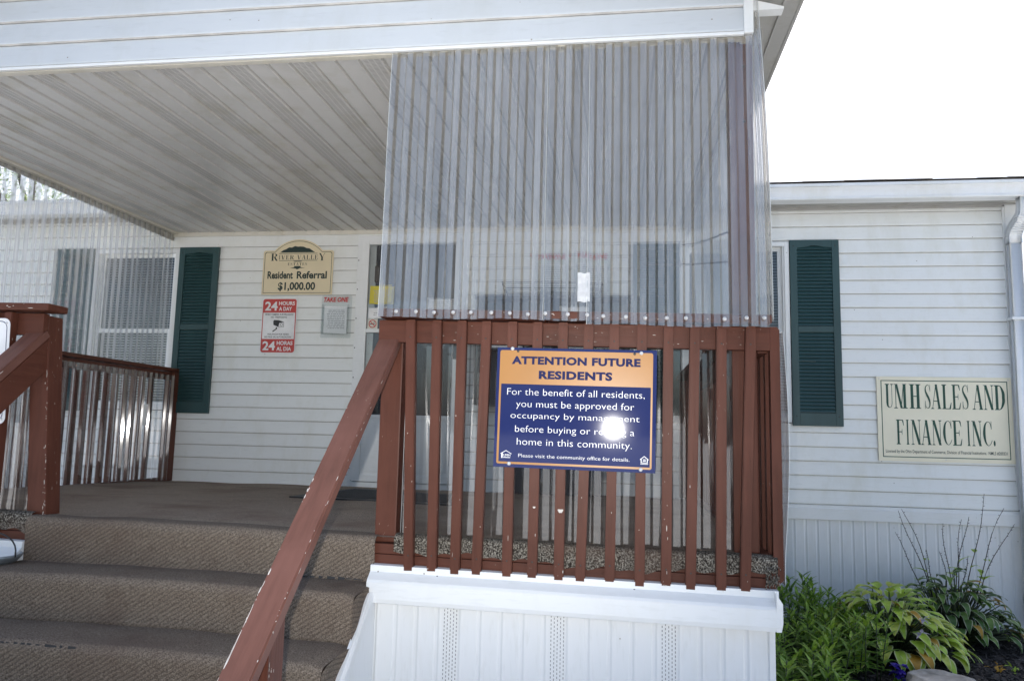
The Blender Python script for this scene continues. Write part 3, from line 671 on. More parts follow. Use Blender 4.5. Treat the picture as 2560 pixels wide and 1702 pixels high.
for i in range(60):   # frayed threads at the right corner
    x = rnd.uniform(-.73, -.682); z = .02-.06*rnd.random()+tilt(x); y = -3.0-rnd.random()*.012
    mb.tube([(x, y, z), (x+rnd.uniform(-.01, .012), y-.006, z-rnd.uniform(.01, .03))], .0016, 4)
put('carpet_edge', mb, 'carpet_hem', deck)
for a, b in ((-2.212, -.695), (-5.0, -3.70)):
    mb = MB(); mb.box(a, b, -2.992, -2.955, -.10, -.028, .003, fn=tw); mb.box(a, b, -2.990, -2.955, -.0265, .012, .003, fn=tw); put('rim_board', mb, 'wx', deck)
for a, b in ((-.735, -.697), (DX0-.03, DX0)):
    mb = MB(); mb.box(a, b, -2.95, -.02, -.11, .03, .003); put('rim_board', mb, 'wy', deck)
mb = MB()
tp = [(-2.996, -.062), (-3.028, -.064), (-3.030, -.088), (-3.036, -.092), (-3.064, -.112), (-3.070, -.122), (-3.072, -.180), (-3.068, -.196), (-3.010, -.199), (-2.996, -.19)]
mb.extr(tp, 'x', -2.205, -.690, fn=tw, n=12); m2 = MB(); m2.extr(tp, 'x', -5.0, -3.70, fn=tw, n=4); put('skirt_trim', m2, 'vinyl_trim', deck); m2 = MB()
m2.extr([(-.706, -.090), (-.692, -.112), (-.684, -.124), (-.684, -.19), (-.690, -.22), (-.706, -.22)], 'y', -3.071, -.03); put('skirt_trim', m2, 'vinyl_trim', deck)
for xx, zz in ((-1.94, -.094), (-1.20, -.094)):
    c = tw((xx, -3.031, zz)); mb.disc(c, .006, .003, n=8, mi=1)
put('skirt_trim', mb, ['vinyl_trim', 'grommet'], deck)
mb = MB()
m2 = MB(); skirt_panel(m2, -5.0, -3.70, -3.005, GZ-.03, -.15, .0815, .0125); put('skirting', m2, 'vinyl_skirt', deck)
m2 = MB(); skirt_panel(m2, -3.0, -.02, .703, GZ-.03, -.2, .0815, 0, 'y'); put('skirting', m2, 'vinyl_skirt', deck)
skirt_panel(mb, -2.19, -.708, -3.005, GZ-.03, -.19, .0815, .0125)
for st in (-1.918, -1.511, -1.104, -.72-.0):
    for c in range(5):
        xx = st+.004+c*.0118; z = -.205-.0072*(c % 2)
        if xx > -.712: continue
        while z > GZ:
            mb.face([(xx, -3.0062, z), (xx+.0032, -3.0062, z), (xx+.0032, -3.0062, z-.0078), (xx, -3.0062, z-.0078)], 1); z -= .0145
mb.box(-.722, -.70, -3.008, -2.985, GZ-.03, -.197, .003)
for k in range(36): mb.box(-.700, -.6990, -3.0, -2.9955, GZ-.0+k*.018, GZ+.010+k*.018, mi=1)
put('skirting', mb, ['vinyl_skirt', 'slot2'], deck)

# ================================================================== STEPS
steps = thing('porch_steps', (-2.95, -3.5, GZ), 'wide carpeted porch steps leading up between two brown handrails', 'steps')
lv = [(-3.265, -.125, -.295), (-3.535, -.292, -.47), (-3.80, -.462, -.64), (-4.06, -.63, -.80), (-4.32, -.79, GZ)]
prof = []; back = -3.0
for (y, zt, zb) in lv:
    q = nose_profile(y, zt, zb, .032)
    prof += [(back+.06, zt-.012), (back+.012, zt-.004), ((back+y)/2, zt+.002)] + q[2:]; back = y
mb = MB()
def st_fn(p):
    x, y, z = wob(p)
    k = max(0, (x+2.26)/.06); r_ = min(1, k)
    return (x, y+.010*r_, z-.014*r_*r_ + tilt(x)*.6)
mb.extr(prof, 'x', SX0-.12, SX1+.003, closed=False, n=80, fn=st_fn, smooth=True)
back = -3.0
for (y, zt, zb) in lv:    # carpet turned down at the right-hand side
    mb.grid(lambda u, v: (SX1+.003+.004*math.sin(u*9), (y+.012)+(back+.01-y)*u, zt-.016-(.115+.03*math.sin(u*5+y*7))*v - (.0 if u > .1 else .02*(1-u*10))), 14, 6); back = y
put('carpet', mb, 'carpet', steps)
# dark torn seams along the carpet joints
for (xa, xb, y, z) in ((-3.62, -3.02, -3.567, -.290), (-2.62, -2.26, -3.028, -.1195)):
    x = xa; mb = MB()
    while x < xb:
        L = rnd.uniform(.008, .045); q = st_fn((x, y, z)); q2 = st_fn((x+L, y, z)); hh = rnd.uniform(.002, .006)
        mb.face([(q[0], q[1]-.006, q[2]-hh), (q2[0], q2[1]-.006, q2[2]-hh*.6), (q2[0], q2[1]-.004, q2[2]+hh*.5), (q[0], q[1]-.004, q[2]+hh)]); x += L+rnd.uniform(.002, .02)
    put('torn_seam', mb, 'dark', steps)
mb = MB()
side = [(-3.012, -.16), (-3.08, -.16), (-3.40, -.40), (-3.95, -.87), (-3.012, -.87)]
mb.extr([(y, z) for y, z in side], 'x', -2.196, -2.186)
mb.bar((-2.182, -3.05, -.165), (-2.182, -3.92, -.875), .016, .04, (1, 0, 0), .003)
m2 = MB(); m2.extr([(y, z) for y, z in side], 'x', -3.83, -3.82); put('side_skirting', m2, 'vinyl_skirt', steps)
put('side_skirting', mb, 'vinyl_skirt', steps)
mb = MB()
for (y, zt, zb) in lv: mb.box(SX0-.1, SX1-.01, y+.05, -3.0, zb, zt-.05)
put('tread_boards', mb, 'wx', steps)

# ================================================================== RAILINGS
def chips_on(mb, n, fn, smin=.002, smax=.007, seed=3):
    """irregular cream flakes of missing paint, 0.4 mm proud; fn(t)->(point, along, across, normal)"""
    q = random.Random(seed)
    for i in range(n):
        p, a, b, nn = fn(q.random(), q); p, a, b, nn = Vector(p), Vector(a), Vector(b), Vector(nn)
        L = q.uniform(smin, smax)*q.choice((1, 1, 2, 3.5)); W = q.uniform(smin*.5, smax*.45)
        pts = [p+a*L*math.cos(t)*q.uniform(.6, 1)+b*W*math.sin(t)*q.uniform(.6, 1)+nn*.0005 for t in (2*math.pi*k/7 for k in range(7))]
        mb.face(pts, 1)
fr = thing('front_railing', (-1.45, -3.0, 0), 'brown painted baluster railing under the tall clear corrugated screen', 'railing')
mb = MB()
x = -2.212; segs = [(-2.212, -1.545), (-1.543, -1.375), (-1.373, -.702)]
for a, b in segs: mb.box(a, b, -3.062, -2.915, .899 if a != -1.543 else .901, .932, .006, fn=tw)
chips_on(mb, 16, lambda t, q: (tw((-2.2+1.5*t, -3.0625, .905+.02*q.random())), (1, 0, 0), (0, 0, 1), (0, -1, 0)), .0015, .004)
put('cap_rail', mb, ['wx', 'chip'], fr)
mb = MB(); mb.box(-2.226, -.697, -2.992, -2.954, .805, .895, .004, fn=tw)
chips_on(mb, 30, lambda t, q: (tw((-2.2+1.5*t, -2.9925, .815+.07*q.random())), (1, 0, 0), (0, 0, 1), (0, -1, 0)), .0012, .003, 5)
put('top_rail', mb, ['wx', 'chip'], fr)
mb = MB(); mb.box(-2.219, -2.132, -2.953, -2.866, .012, .893, .005); put('post', mb, 'wz', fr)
top = [-2.083, -1.977, -1.876, -1.778, -1.674, -1.575, -1.476, -1.377, -1.279, -1.175, -1.076, -.978, -.880, -.774]
bot = [-2.058, -1.966, -1.875, -1.791, -1.675, -1.579, -1.479, -1.398, -1.290, -1.181, -1.085, -.997, -.889, -.803]
for i, (a, b) in enumerate(zip(top, bot)):
    mb = MB(); sl = (a-b)/.87; zt = .893+tilt(a); zb = -.070+tilt(b)-rnd.uniform(0, .012)
    xa = a+sl*.05; xb = b-sl*.06
    mb.bar((xb, -3.0115, zb), (xa, -3.0115, zt-.012), .0375, .037, (1, 0, 0), .003)
    mb.extr([(xa-.0185, zt-.0125), (xa+.0185, zt-.0125), (xa+.0165, zt), (xa-.0165, zt)], 'y', -3.022, -2.993)
    dens = {3: 2, 10: 14, 0: 5, 12: 4, 2: 2}.get(i, 1)
    chips_on(mb, dens, lambda t, q: ((xb+(xa-xb)*t+q.uniform(-.016, .016), -3.0301, zb+(zt-zb)*(t if q.random() < .5 else t*t*t)), (0, 0, 1), (1, 0, 0), (0, -1, 0)), .001, .004, 30+i)
    if i in (5, 6):
        zz_ = .165 if i == 6 else .175; p = Vector((xb+(xa-xb)*(zz_-zb)/(zt-zb)+.003, -3.0301, zz_)); k_ = 1 if i == 6 else .5; mb.face([p+Vector((k_*.009*math.cos(t)*(1+.35*math.sin(3*t)), -.0006, k_*.010*math.sin(t)*(1+.4*math.cos(2*t)))) for t in (2*math.pi*k/14 for k in range(14))], 1)
    for zz in (zt-.07, zb+.06): mb.disc((xb+(xa-xb)*(zz-zb)/(zt-zb), -3.030, zz), .0035, .0008, n=7, mi=2)
    put('baluster', mb, ['wz', 'chip', 'grommet'], fr)
pp = thing('porch_post', (-.785, -2.905, .02), 'tall brown corner post holding up the porch roof', 'post')
mb = MB(); mb.box(-.832, -.740, -2.952, -2.862, .03, 2.035, .005); put('post', mb, 'wz', pp)
mb = MB()
put('screw', mb, 'grommet', pp) if False else mb.bm.free()
for z in (1.93, 1.70):
    mb = MB(); mb.disc((-.775, -2.952, z), .006, .003, n=8); put('screw', mb, 'grommet', pp)
sr = thing('side_railing', (-.69, -1.5, 0), 'brown side railing with balusters at the deck corner beside the green shutter', 'railing')
mb = MB(); mb.box(-.84, -.700, -2.914, -.02, .878, .908, .004); put('cap_rail', mb, 'wy', sr)
mb = MB(); mb.box(-.738, -.699, -2.95, -.02, .775, .872, .004); put('top_rail', mb, 'wy', sr)
for i in range(27):
    y = -2.985+i*.109; mb = MB(); x0 = -.6975
    mb.extr([(x0, -.055), (x0+.010, -.075), (x0+.036, -.045), (x0+.036, .862), (x0+.028, .872), (x0, .872)], 'y', y, y+.038) if False else mb.extr([(x0-.006, -.10), (x0+.0355, -.055), (x0+.0355, .86), (x0+.0255, .872), (x0, .872), (x0, -.06)], 'y', y, y+.037)
    put('baluster', mb, 'wz', sr)
mb = MB(); mb.box(-.82, -.74, -.10, -.02, .01, .875, .004); put('post', mb, 'wz', sr)
lr = thing('front_railing', (-4.3, -3.0, 0), 'short brown railing left of the steps with a white sign on it', 'railing')
mb = MB(); mb.box(-5.02, -3.658, -3.062, -2.942, .899, .930, .006, fn=tw)
chips_on(mb, 14, lambda t, q: (tw((-3.66-.5*t, -3.0625, .905+.02*q.random())), (1, 0, 0), (0, 0, 1), (0, -1, 0)), .002, .006, 8)
put('cap_rail', mb, ['wx', 'chip'], lr)
mb = MB(); mb.box(-5.0, -3.728, -2.996, -2.961, .800, .895, .004, fn=tw); put('top_rail', mb, 'wx', lr)
def lp(z): return -3.662-.072*(z-.055)/.86
mb = MB(); mb.box(-.087, 0, -2.9605, -2.873, .055, .915, .005, fn=lambda p: (p[0]+lp(p[2]), p[1], p[2]))
chips_on(mb, 46, lambda t, q: ((lp(.06+.75*t**2.5)-.001-.012*q.random()**2, -2.961, .06+.75*t**2.5), (0, 0, 1), (1, 0, 0), (0, -1, 0)), .001, .004, 12)
chips_on(mb, 14, lambda t, q: ((lp(.06+.85*t)+.0004, -2.955+.07*q.random(), .06+.85*t), (0, 0, 1), (0, 1, 0), (1, 0, 0)), .001, .003, 13)
put('post', mb, ['wz', 'chip'], lr)
for i in range(12):
    x = -3.868-i*.105; mb = MB(); mb.bar((x+.0, -3.0155, -.045+tilt(x)), (x, -3.0155, .893+tilt(x)), .038, .038, (1, 0, 0), .003); put('baluster', mb, 'wz', lr)
ls = thing('side_railing', (-4.93, -1.5, 0), 'brown side railing at the far end of the porch under the left window', 'railing')
mb = MB(); mb.box(-5.03, -4.9, -2.92, -.012, .893, .921, .004); put('cap_rail', mb, 'wy', ls)
mb = MB(); mb.box(-4.955, -4.918, -2.95, -.10, .82, .885, .004); put('top_rail', mb, 'wy', ls)
mb = MB(); mb.box(-4.985, -4.9, -.10, -.014, .004, .89, .004); put('post', mb, 'wz', ls)
for i in range(25):
    y = -2.85+i*.108; mb = MB(); mb.box(-5.035, -4.997, y, y+.037, -.06, .885, .003); put('baluster', mb, 'wz', ls)
# handrails down the steps
def handrail(root_label, xl, xr, yA, zA, skirt):
    t = thing('handrail', ((xl+xr)/2, -3.5, GZ), root_label, 'handrail')
    sl = .862; d = Vector((0, -1, -sl)).normalized(); up = Vector((0, -sl, 1)).normalized()
    L = 1.78; p0 = Vector(((xl+xr)/2, yA, zA))-up*.019; mb = MB()
    mb.bar(p0-d*.02, p0+d*L, xr-xl, .038, (1, 0, 0), .004)
    def edge(side):
        xx = xl+.0035 if side < 0 else xr-.0035
        def f(tt, q): 
            tt = tt**.8 if side > 0 else tt**.55; tt = round(tt*7)/7*.45+tt*.55; c = p0+d*(L*(.12+.85*tt)); return ((xx, c.y, c.z) + Vector((0, 0, 0)) if False else Vector((xx+q.uniform(-.002, .002)*(1), c.y, c.z))+up*.0186, d, Vector((1, 0, 0)), up)
        return f
    chips_on(mb, 26, edge(-1), .001, .0045, 21); chips_on(mb, 20, edge(1), .001, .0045, 22)
    def sidef(tt, q):
        c = p0+d*(L*(.15+.8*tt)); return (Vector((xr+.0003, c.y, c.z))+up*(.016-.006*q.random()), d, up, Vector((1, 0, 0)))
    chips_on(mb, 14, sidef, .002, .005, 23)
    if not skirt:
        qq = random.Random(77)
        for k in range(11):   # long peeled strips low on the outer edge
            c = p0+d*(L*qq.uniform(.66, .98)); LL = qq.uniform(.012, .045); W2 = qq.uniform(.001, .003); b_ = Vector((xl+.0035+W2*.5, c.y, c.z))+up*.0193
            mb.face([b_+d*LL*math.cos(a)*qq.uniform(.7, 1)+Vector((W2, 0, 0))*math.sin(a)*qq.uniform(.6, 1) for a in (2*math.pi*j/9 for j in range(9))], 1)
    put('rail', mb, ['wrail', 'chip'], t)
    if skirt:
        mb = MB(); c0 = p0-up*(.019+.055); mb.bar(c0-d*.02, c0+d*L, .036, .11, (1, 0, 0), .003)
        for v in mb.bm.verts: v.co.x += (xr-.02)-(xl+xr)/2
        put('under_rail', mb, 'wy', t)
    mb = MB(); yb = -4.03; zt = zA-(yA-yb)*sl-.045
    mb.extr([(yb, GZ), (yb+.088, GZ), (yb+.088, zt+.088*sl), (yb, zt)], 'x', xl+.002, xr-.001)
    chips_on(mb, 22, lambda tt, q: ((xr-.0008, yb+.006+.075*q.random()**2, zt-.02-.45*tt), (0, 0, 1), (0, 1, 0), (1, 0, 0)), .0015, .006, 26)
    put('newel_post', mb, ['wz', 'chip'], t)
handrail('pinkish brown sloping handrail coming down in front of the door, paint flaking', -2.226, -2.139, -2.985, .821, False)
handrail('dark brown sloping handrail at the left edge, ending on a square post', -3.812, -3.724, -2.99, .838, True)

# ================================================================== CLEAR CORRUGATED SCREENS
def corr(u): # trapezoid corrugation, period 1, 0..1
    u = u % 1
    if u < .36: return 0
    if u < .5: return (u-.36)/.14
    if u < .86: return 1
    return 1-(u-.86)/.14
def cpanel(name, parent_label, axis, a0, a1, fn, z0f, z1f, amp=.013, pitch=.0677, mat='plastic', loc=(0, 0, 0), screws_=(), nv=14, group=None, sticker=None, phase=0, cat='screen', edge=True):
    """fn(a, t) -> offset coordinate across the sheet; a runs along the sheet"""
    t = thing('corrugated_panel', loc, parent_label, cat, group)
    brk = [0, .36, .5, .86]; us = sorted({max(a0, min(a1, (k+b-phase)*pitch)) for k in range(int(math.floor(a0/pitch))-2, int(math.ceil(a1/pitch))+3) for b in brk} | {a0, a1})
    us = [u for u in us if a0-1e-6 <= u <= a1+1e-6]
    mb = MB(); rows = []
    for u in us:
        h = corr(u/pitch+phase)*amp; col = []
        for j in range(nv+1):
            tt = j/nv; z = z0f(u)+(z1f(u)-z0f(u))*tt; o = fn(u, tt)+h*(1 if axis == 'y' else -1)
            col.append(mb.bm.verts.new((o, u, z) if axis == 'y' else (u, o, z)))
        rows.append(col)
    for i in range(len(us)-1):
        for j in range(nv):
            f = mb.bm.faces.new((rows[i][j], rows[i+1][j], rows[i+1][j+1], rows[i][j+1]))
            hm = corr(.5*(us[i]+us[i+1])/pitch+phase); f.material_index = 1 if .02 < hm < .98 else 0
    sheet = put('sheet', mb, [mat, 'plastic_rib' if mat in ('plastic', 'plastic_side') else 'plastic_lowrib'], t)
    if edge:
        mb = MB()
        for i in (0, len(us)-1):
            pts = [tuple(Vector(v)) for v in []]
        c0 = []
        for u in (us[0],):
            h = corr(u/pitch+phase)*amp; P = []
            for j in range(nv+1):
                tt = j/nv; o = fn(u, tt)+h*(1 if axis == 'y' else -1); z = z0f(u)+(z1f(u)-z0f(u))*tt
                P.append((o, u, z) if axis == 'y' else (u, o, z))
            mb.tube(P, .0008, 4)
        put('edge', mb, 'plastic_edge', t)
    for (x, y, z) in screws_:
        mb = MB(); mb.disc((x, y, z), .0074, .004, mi=0); mb.disc((x, y-.0045, z), .0042, .003, n=8, mi=1); put('screw', mb, ['washer', 'screw'], t)
    return t
def front_lean(u, t): return -3.066+.044*t+.004*math.sin(u*11+t*4)*math.sin(t*math.pi)+.0022*math.sin(u*37+t*7)
SB = [(-2.13, 0.916), (-2.05, 0.915), (-1.977, 0.912), (-1.901, 0.912), (-1.831, 0.912), (-1.75, 0.911), (-1.678, 0.909), (-1.608, 0.905), (-1.541, 0.908), (-1.455, 0.905), (-1.381, 0.903), (-1.321, 0.898), (-1.236, 0.895), (-1.164, 0.891), (-1.085, 0.891), (-1.015, 0.891), (-0.875, 0.888), (-0.796, 0.892), (-0.733, 0.892)]
ST = [(-2.134, 2.035), (-1.985, 2.034), (-1.909, 2.032), (-1.834, 2.036), (-1.761, 2.036), (-1.687, 2.034), (-1.608, 2.033), (-1.539, 2.029), (-1.461, 2.033), (-1.388, 2.03), (-1.324, 2.026), (-1.167, 2.022), (-1.081, 2.025), (-0.948, 2.023)]
sb = [Vector((x, -3.08, z)) for x, z in SB]; st_ = [Vector((x, -3.034, z)) for x, z in ST]
GR = 'clear corrugated sheets screening the porch'
for nm, a, b, zb, ph in (('tall clear corrugated sheet nearest the steps, left end of the front screen', -2.205, -1.545, .897, .1), ('narrow clear corrugated sheet overlapped in the middle of the front screen', -1.552, -1.375, .899, .35), ('tall clear corrugated sheet nearest the corner post, with a white sticker', -1.384, -.712, .884, .0)):
    z0 = lambda u, zb=zb: zb+tilt(u)-.003+.003*math.sin(u*14)
    z1 = lambda u: 2.045
    sc_ = [p for p in sb+st_ if a <= p.x < (b if b > -1 else b-.03)] if nm.startswith('tall') else [p for p in sb if -1.535 <= p.x < -1.388]
    if 'corner post' in nm: sc_ = [p for p in sb+st_ if p.x >= -1.388]
    if 'steps' in nm: sc_ = [p for p in sb+st_ if p.x < -1.535]
    off = {'t': 0}.get('x', 0); o_ = -.006 if 'narrow' in nm else 0
    t = cpanel('p', nm, 'x', a, b, lambda u, q, o_=o_: front_lean(u, q)-o_, z0, z1, loc=((a+b)/2, -3.05, .9), screws_=[(p.x, p.y, p.z) for p in sc_], group=GR, phase=ph)
    if 'sticker' in nm:
        mb = MB(); A, B = Vector((-1.419, -3.078, .953)), Vector((-1.372, -3.078, 1.065))
        mb.grid(lambda u, v: (A.x+(B.x-A.x)*u, -3.0795+.012*(1-abs(2*u-1.1))*.6-.002*math.sin(v*7), A.z+(B.z-A.z)*v+.002*math.sin(u*9)), 8, 10); put('sticker', mb, 'label', t)
cpanel('p', 'clear corrugated sheet on the right side of the porch, edge-on beside the corner post', 'y', -3.05, -.03, lambda u, t: -.700-.040*t+.012*math.sin(t*3.1), lambda u: .89, lambda u: 2.17, loc=(-.70, -1.5, .9), group=GR, nv=10)
cpanel('p', 'loose bulging clear plastic sheet hanging outside the corner balusters', 'y', -3.02, -1.7, lambda u, t: -.657+.020*math.sin(min(1, (1-t)*1.12)*math.pi*.93)-.012*(1-t), lambda u: -.06+.02*math.sin(u*3), lambda u: .85, amp=.0004, pitch=.33, mat='plastic_low', loc=(-.65, -1.8, .0), group=GR, nv=22)
for nm, a, b, ph in (('shiny clear corrugated sheet behind the balusters, door side', -2.12, -1.46, .2), ('shiny clear corrugated sheet behind the balusters, corner side', -1.48, -.815, .55)):
    s_ = .0 if a < -2 else 1.7
    cpanel('p', nm, 'x', a, b, lambda u, t, s_=s_: -2.925+.008*math.sin(u*6+t*1.5+s_)*(1-t)+.004*math.sin(u*17+t*2+s_), lambda u, s_=s_: .032+.006*math.sin(u*8+s_)+tilt(u), lambda u: .845, amp=.016, pitch=.075, mat='plastic_low', loc=((a+b)/2, -2.92, .05), group=GR, phase=ph, nv=24)
cpanel('p', 'tall clear corrugated sheet on the left side of the porch, before the window', 'y', -2.98, -.02, lambda u, t: -5.05-.005*t+.004*math.sin(u*4), lambda u: .90, lambda u: 2.10, loc=(-5.04, -1.5, .9), group=GR, nv=10, mat='plastic_side')
t = cpanel('p', 'shiny clear corrugated sheet under the left side rail, with a small white label', 'y', -2.86, -.105, lambda u, t: -4.905+.005*math.sin(u*6+t*2)*(1-t)+.003*math.sin(u*15+t*3), lambda u: zdeck(-4.9, u)+.004, lambda u: .86, amp=.016, pitch=.075, mat='plastic_low', loc=(-4.9, -1.5, .05), group=GR, nv=24)
mb = MB(); mb.face([(-4.886, -.50, .45), (-4.886, -.44, .45), (-4.886, -.44, .61), (-4.886, -.50, .61)]); put('sticker', mb, 'paper', t)
cpanel('p', 'shiny clear corrugated sheet left of the square step post, behind the white sign', 'x', -4.9, -3.77, lambda u, t: -2.93+.006*math.sin(u*8+t*5), lambda u: .07, lambda u: .86, amp=.016, pitch=.075, mat='plastic_low', loc=(-4.3, -2.93, .05), group=GR, nv=20)

# ================================================================== SIGNS
# notice board on the balusters
ang = .0139; rgt = Vector((math.cos(ang), 0, -math.sin(ang))); upv = Vector((math.sin(ang), 0, math.cos(ang)))
W_, H_ = .6096, .4572; o = Vector((-1.4265, -3.036, .5481))-rgt*W_/2-upv*H_/2
s = thing('notice_board', (-1.4265, -3.04, .5481), 'navy and orange ATTENTION FUTURE RESIDENTS notice screwed to the balusters', 'sign')
bd = Board(o, rgt, upv)
mb = MB(); bd.slab(mb, rrect(0, 0, W_, H_, .002, 2), .004); put('board', mb, 'navy', s)
mb = MB(); outer = rrect(.0115, .0125, .5955, .447, .008); inner = rrect(.0195, .0205, .5885, .317, .002)
bd.ring(mb, outer, inner, .0046); mb2 = MB()
put('orange_panel', mb, 'orange', s)
mb = MB(); bd.text(mb, 'ATTENTION FUTURE', .0576, .549, .3932, .4247, .0052, .05, spacing=1.08); put('headline_lettering', mb, 'navy_text', s); mb = MB(); bd.text(mb, 'RESIDENTS', .164, .4442, .338, .3705, .0052, .05, spacing=1.08); put('headline_lettering', mb, 'navy_text', s)
mb = MB()
for tx, a, b, c, d in (('For the benefit of all residents,', .044, .5663, .271, .3005), ('you must be approved for', .0805, .528, .2212, .255), ('occupancy by management', .0603, .5485, .179, .209), ('before buying or renting a', .0796, .5302, .1262, .1593), ('home in this community.', .0879, .5218, .0775, .1113)):
    bd.text(mb, tx, a, b, c, d, .0052, -.012); put('body_lettering', mb, 'swhite', s); mb = MB()
bd.text(mb, 'Please visit the community office for details.', .0955, .514, .0352, .0526, .0052, -.008)
put('body_lettering', mb, 'swhite', s)
mb = MB()   # small emblem: roof over initials
for pl in ([(.027, .0515), (.0480, .0635), (.0690, .0515), (.0690, .0490), (.0480, .0610), (.027, .0490)], [(.030, .034), (.0355, .034), (.0355, .0535), (.030, .0505)]): bd.poly(mb, pl, .0052)
bd.text(mb, 'UMH', .0375, .065, .0405, .0495, .0052, .01); bd.poly(mb, [(.0375, .035), (.065, .035), (.065, .0375), (.0375, .0375)], .0052)
put('emblem', mb, 'swhite', s); mb = MB()
for pl in ([(.5527, .0500), (.568, .0622), (.584, .0500), (.584, .0470), (.568, .0590), (.5527, .0470)], [(.5555, .038), (.5585, .038), (.5585, .0515), (.5555, .049)], [(.5780, .038), (.5812, .038), (.5812, .049), (.5780, .0515)], [(.5555, .0365), (.5812, .0365), (.5812, .0385), (.5555, .0385)], [(.563, .0475), (.5740, .0475), (.5740, .0500), (.563, .0500)], [(.563, .0425), (.5740, .0425), (.5740, .0450), (.563, .0450)], [(.5545, .0312), (.5825, .0312), (.5825, .0325), (.5545, .0325)], [(.5545, .0335), (.5825, .0335), (.5825, .0345), (.5545, .0345)]): bd.poly(mb, pl, .0052)
put('emblem', mb, 'swhite', s)
screws(bd, s, [(.0587, .4534), (.5512, .4460), (.0608, .0137), (.5557, .0118)], .0072, .004, 'washer', .0046)
screws(bd, s, [(.0808, .4439), (.526, .4428)], .005, .0015, 'grommet', .0046, 'grommet')
# company sign on the right wall
s = thing('company_sign', (1.05, -.02, .62), 'pale green-bordered UMH SALES AND FINANCE sign on the siding', 'sign')
bd = Board((.5987, -.019, .3187))
mb = MB(); bd.slab(mb, rrect(0, 0, .9144, .6096, .003, 2), .006); put('board', mb, 'tan2', s)
mb = MB(); bd.ring(mb, [(.0285, .0275), (.887, .0275), (.887, .583), (.0285, .583)], [(.0345, .0335), (.881, .0335), (.881, .577), (.0345, .577)], .0065); put('border', mb, 'sgreen', s)
mb = MB()
for ch, a, b in zip('UMHSALESAND', (54, 117, 223, 326, 372, 443, 511, 579, 651, 724, 796), (114, 205, 299, 370, 440, 508, 571, 626, 721, 793, 866)): serif(bd, mb, ch, a/1000, b/1000, .379, .556, .0068)
for ch, a, b in zip('FINANCEINC.', (124, 185, 225, 294, 366, 440, 505, 595, 634, 707, 775), (181, 220, 294, 364, 434, 501, 569, 631, 702, 769, 791)): serif(bd, mb, ch, a/1000, b/1000, .12, .298, .0068)
put('serif_lettering', mb, 'sgreen', s)
mb = MB(); bd.text(mb, 'Licensed by the Ohio Department of Commerce, Division of Financial Institutions.  NMLS #200331', .05, .8645, .0525, .0825, .0068, .006); put('fine_lettering', mb, 'sdark', s)
screws(bd, s, [(.018, .594), (.893, .594), (.455, .017)], .004, .002, 'screw', .0062)
# arched estate sign by the door
s = thing('estate_sign', (-3.915, -.02, 1.55), 'tan arched RIVER VALLEY ESTATES resident referral sign', 'sign')
bd = Board((-4.222, -.019, 1.548)); W_, H_ = .612, .372
def arch_outline(i, n=14):
    pts = [(i, i), (W_-i, i), (W_-i, H_-i-.012), (W_-i-.012, H_-i)]
    xr_, xl_ = .515-i*.3, .097+i*.3; cx = (xr_+xl_)/2; hw = (xr_-xl_)/2; hh = .094; rr = (hw*hw+hh*hh)/(2*hh); cyy = H_-i+hh-rr
    a0 = math.asin(hw/rr)
    for k in range(n+1):
        a = a0-2*a0*k/n; pts.append((cx+rr*math.sin(a), cyy+rr*math.cos(a)))
    return pts+[(i+.012, H_-i), (i, H_-i-.012)]
mb = MB(); bd.slab(mb, arch_outline(0), .006); put('board', mb, 'tan', s)
mb = MB(); bd.ring(mb, arch_outline(.0125), arch_outline(.0165), .0066); put('border', mb, 'sdark', s)
mb = MB()
crown = [(.145, .3548)]+[(.145+.306*k/12, .3548+.052*math.sin(math.pi*k/12)**.75*(1+.10*math.sin(k*2.7))) for k in range(1, 12)]+[(.451, .355)]
bd.poly(mb, crown, .0068); bd.poly(mb, [(.1355, .3445), (.4714, .3438), (.4714, .348), (.1355, .3487)], .0068); bd.poly(mb, [(.1385, .2845), (.4713, .285), (.4713, .289), (.1385, .288)], .0068)
bd.poly(mb, [(.262, .2825), (.345, .2825), (.332, .2765), (.276, .2765)], .0068); bd.poly(mb, [(.276, .2395), (.330, .2395), (.333, .229), (.370, .2245), (.325, .2215), (.301, .2105), (.285, .2195), (.236, .2225), (.272, .229)], .0068)
put('tree_emblem', mb, 'sdark', s)
mb = MB(); serif(bd, mb, 'R', .0667, .125, .2853, .348, .0068); serif_word(bd, mb, 'IVER VALLE', .134, .478, .2955, .3325, .0068, gap=.18); serif(bd, mb, 'Y', .4846, .542, .285, .3465, .0068); serif_word(bd, mb, 'ESTATES', .218, .3863, .2455, .2685, .0068, gap=.22)
put('serif_lettering', mb, 'sdark', s)
mb = MB(); bd.text(mb, 'Resident', .0455, .268, .1325, .1965, .0068, .03); bd.text(mb, 'Referral', .302, .5625, .1325, .1965, .0068, .03); bd.text(mb, '$1,000.00', .143, .4663, .0265, .104, .0068, .03); put('bold_lettering', mb, 'sdark', s)
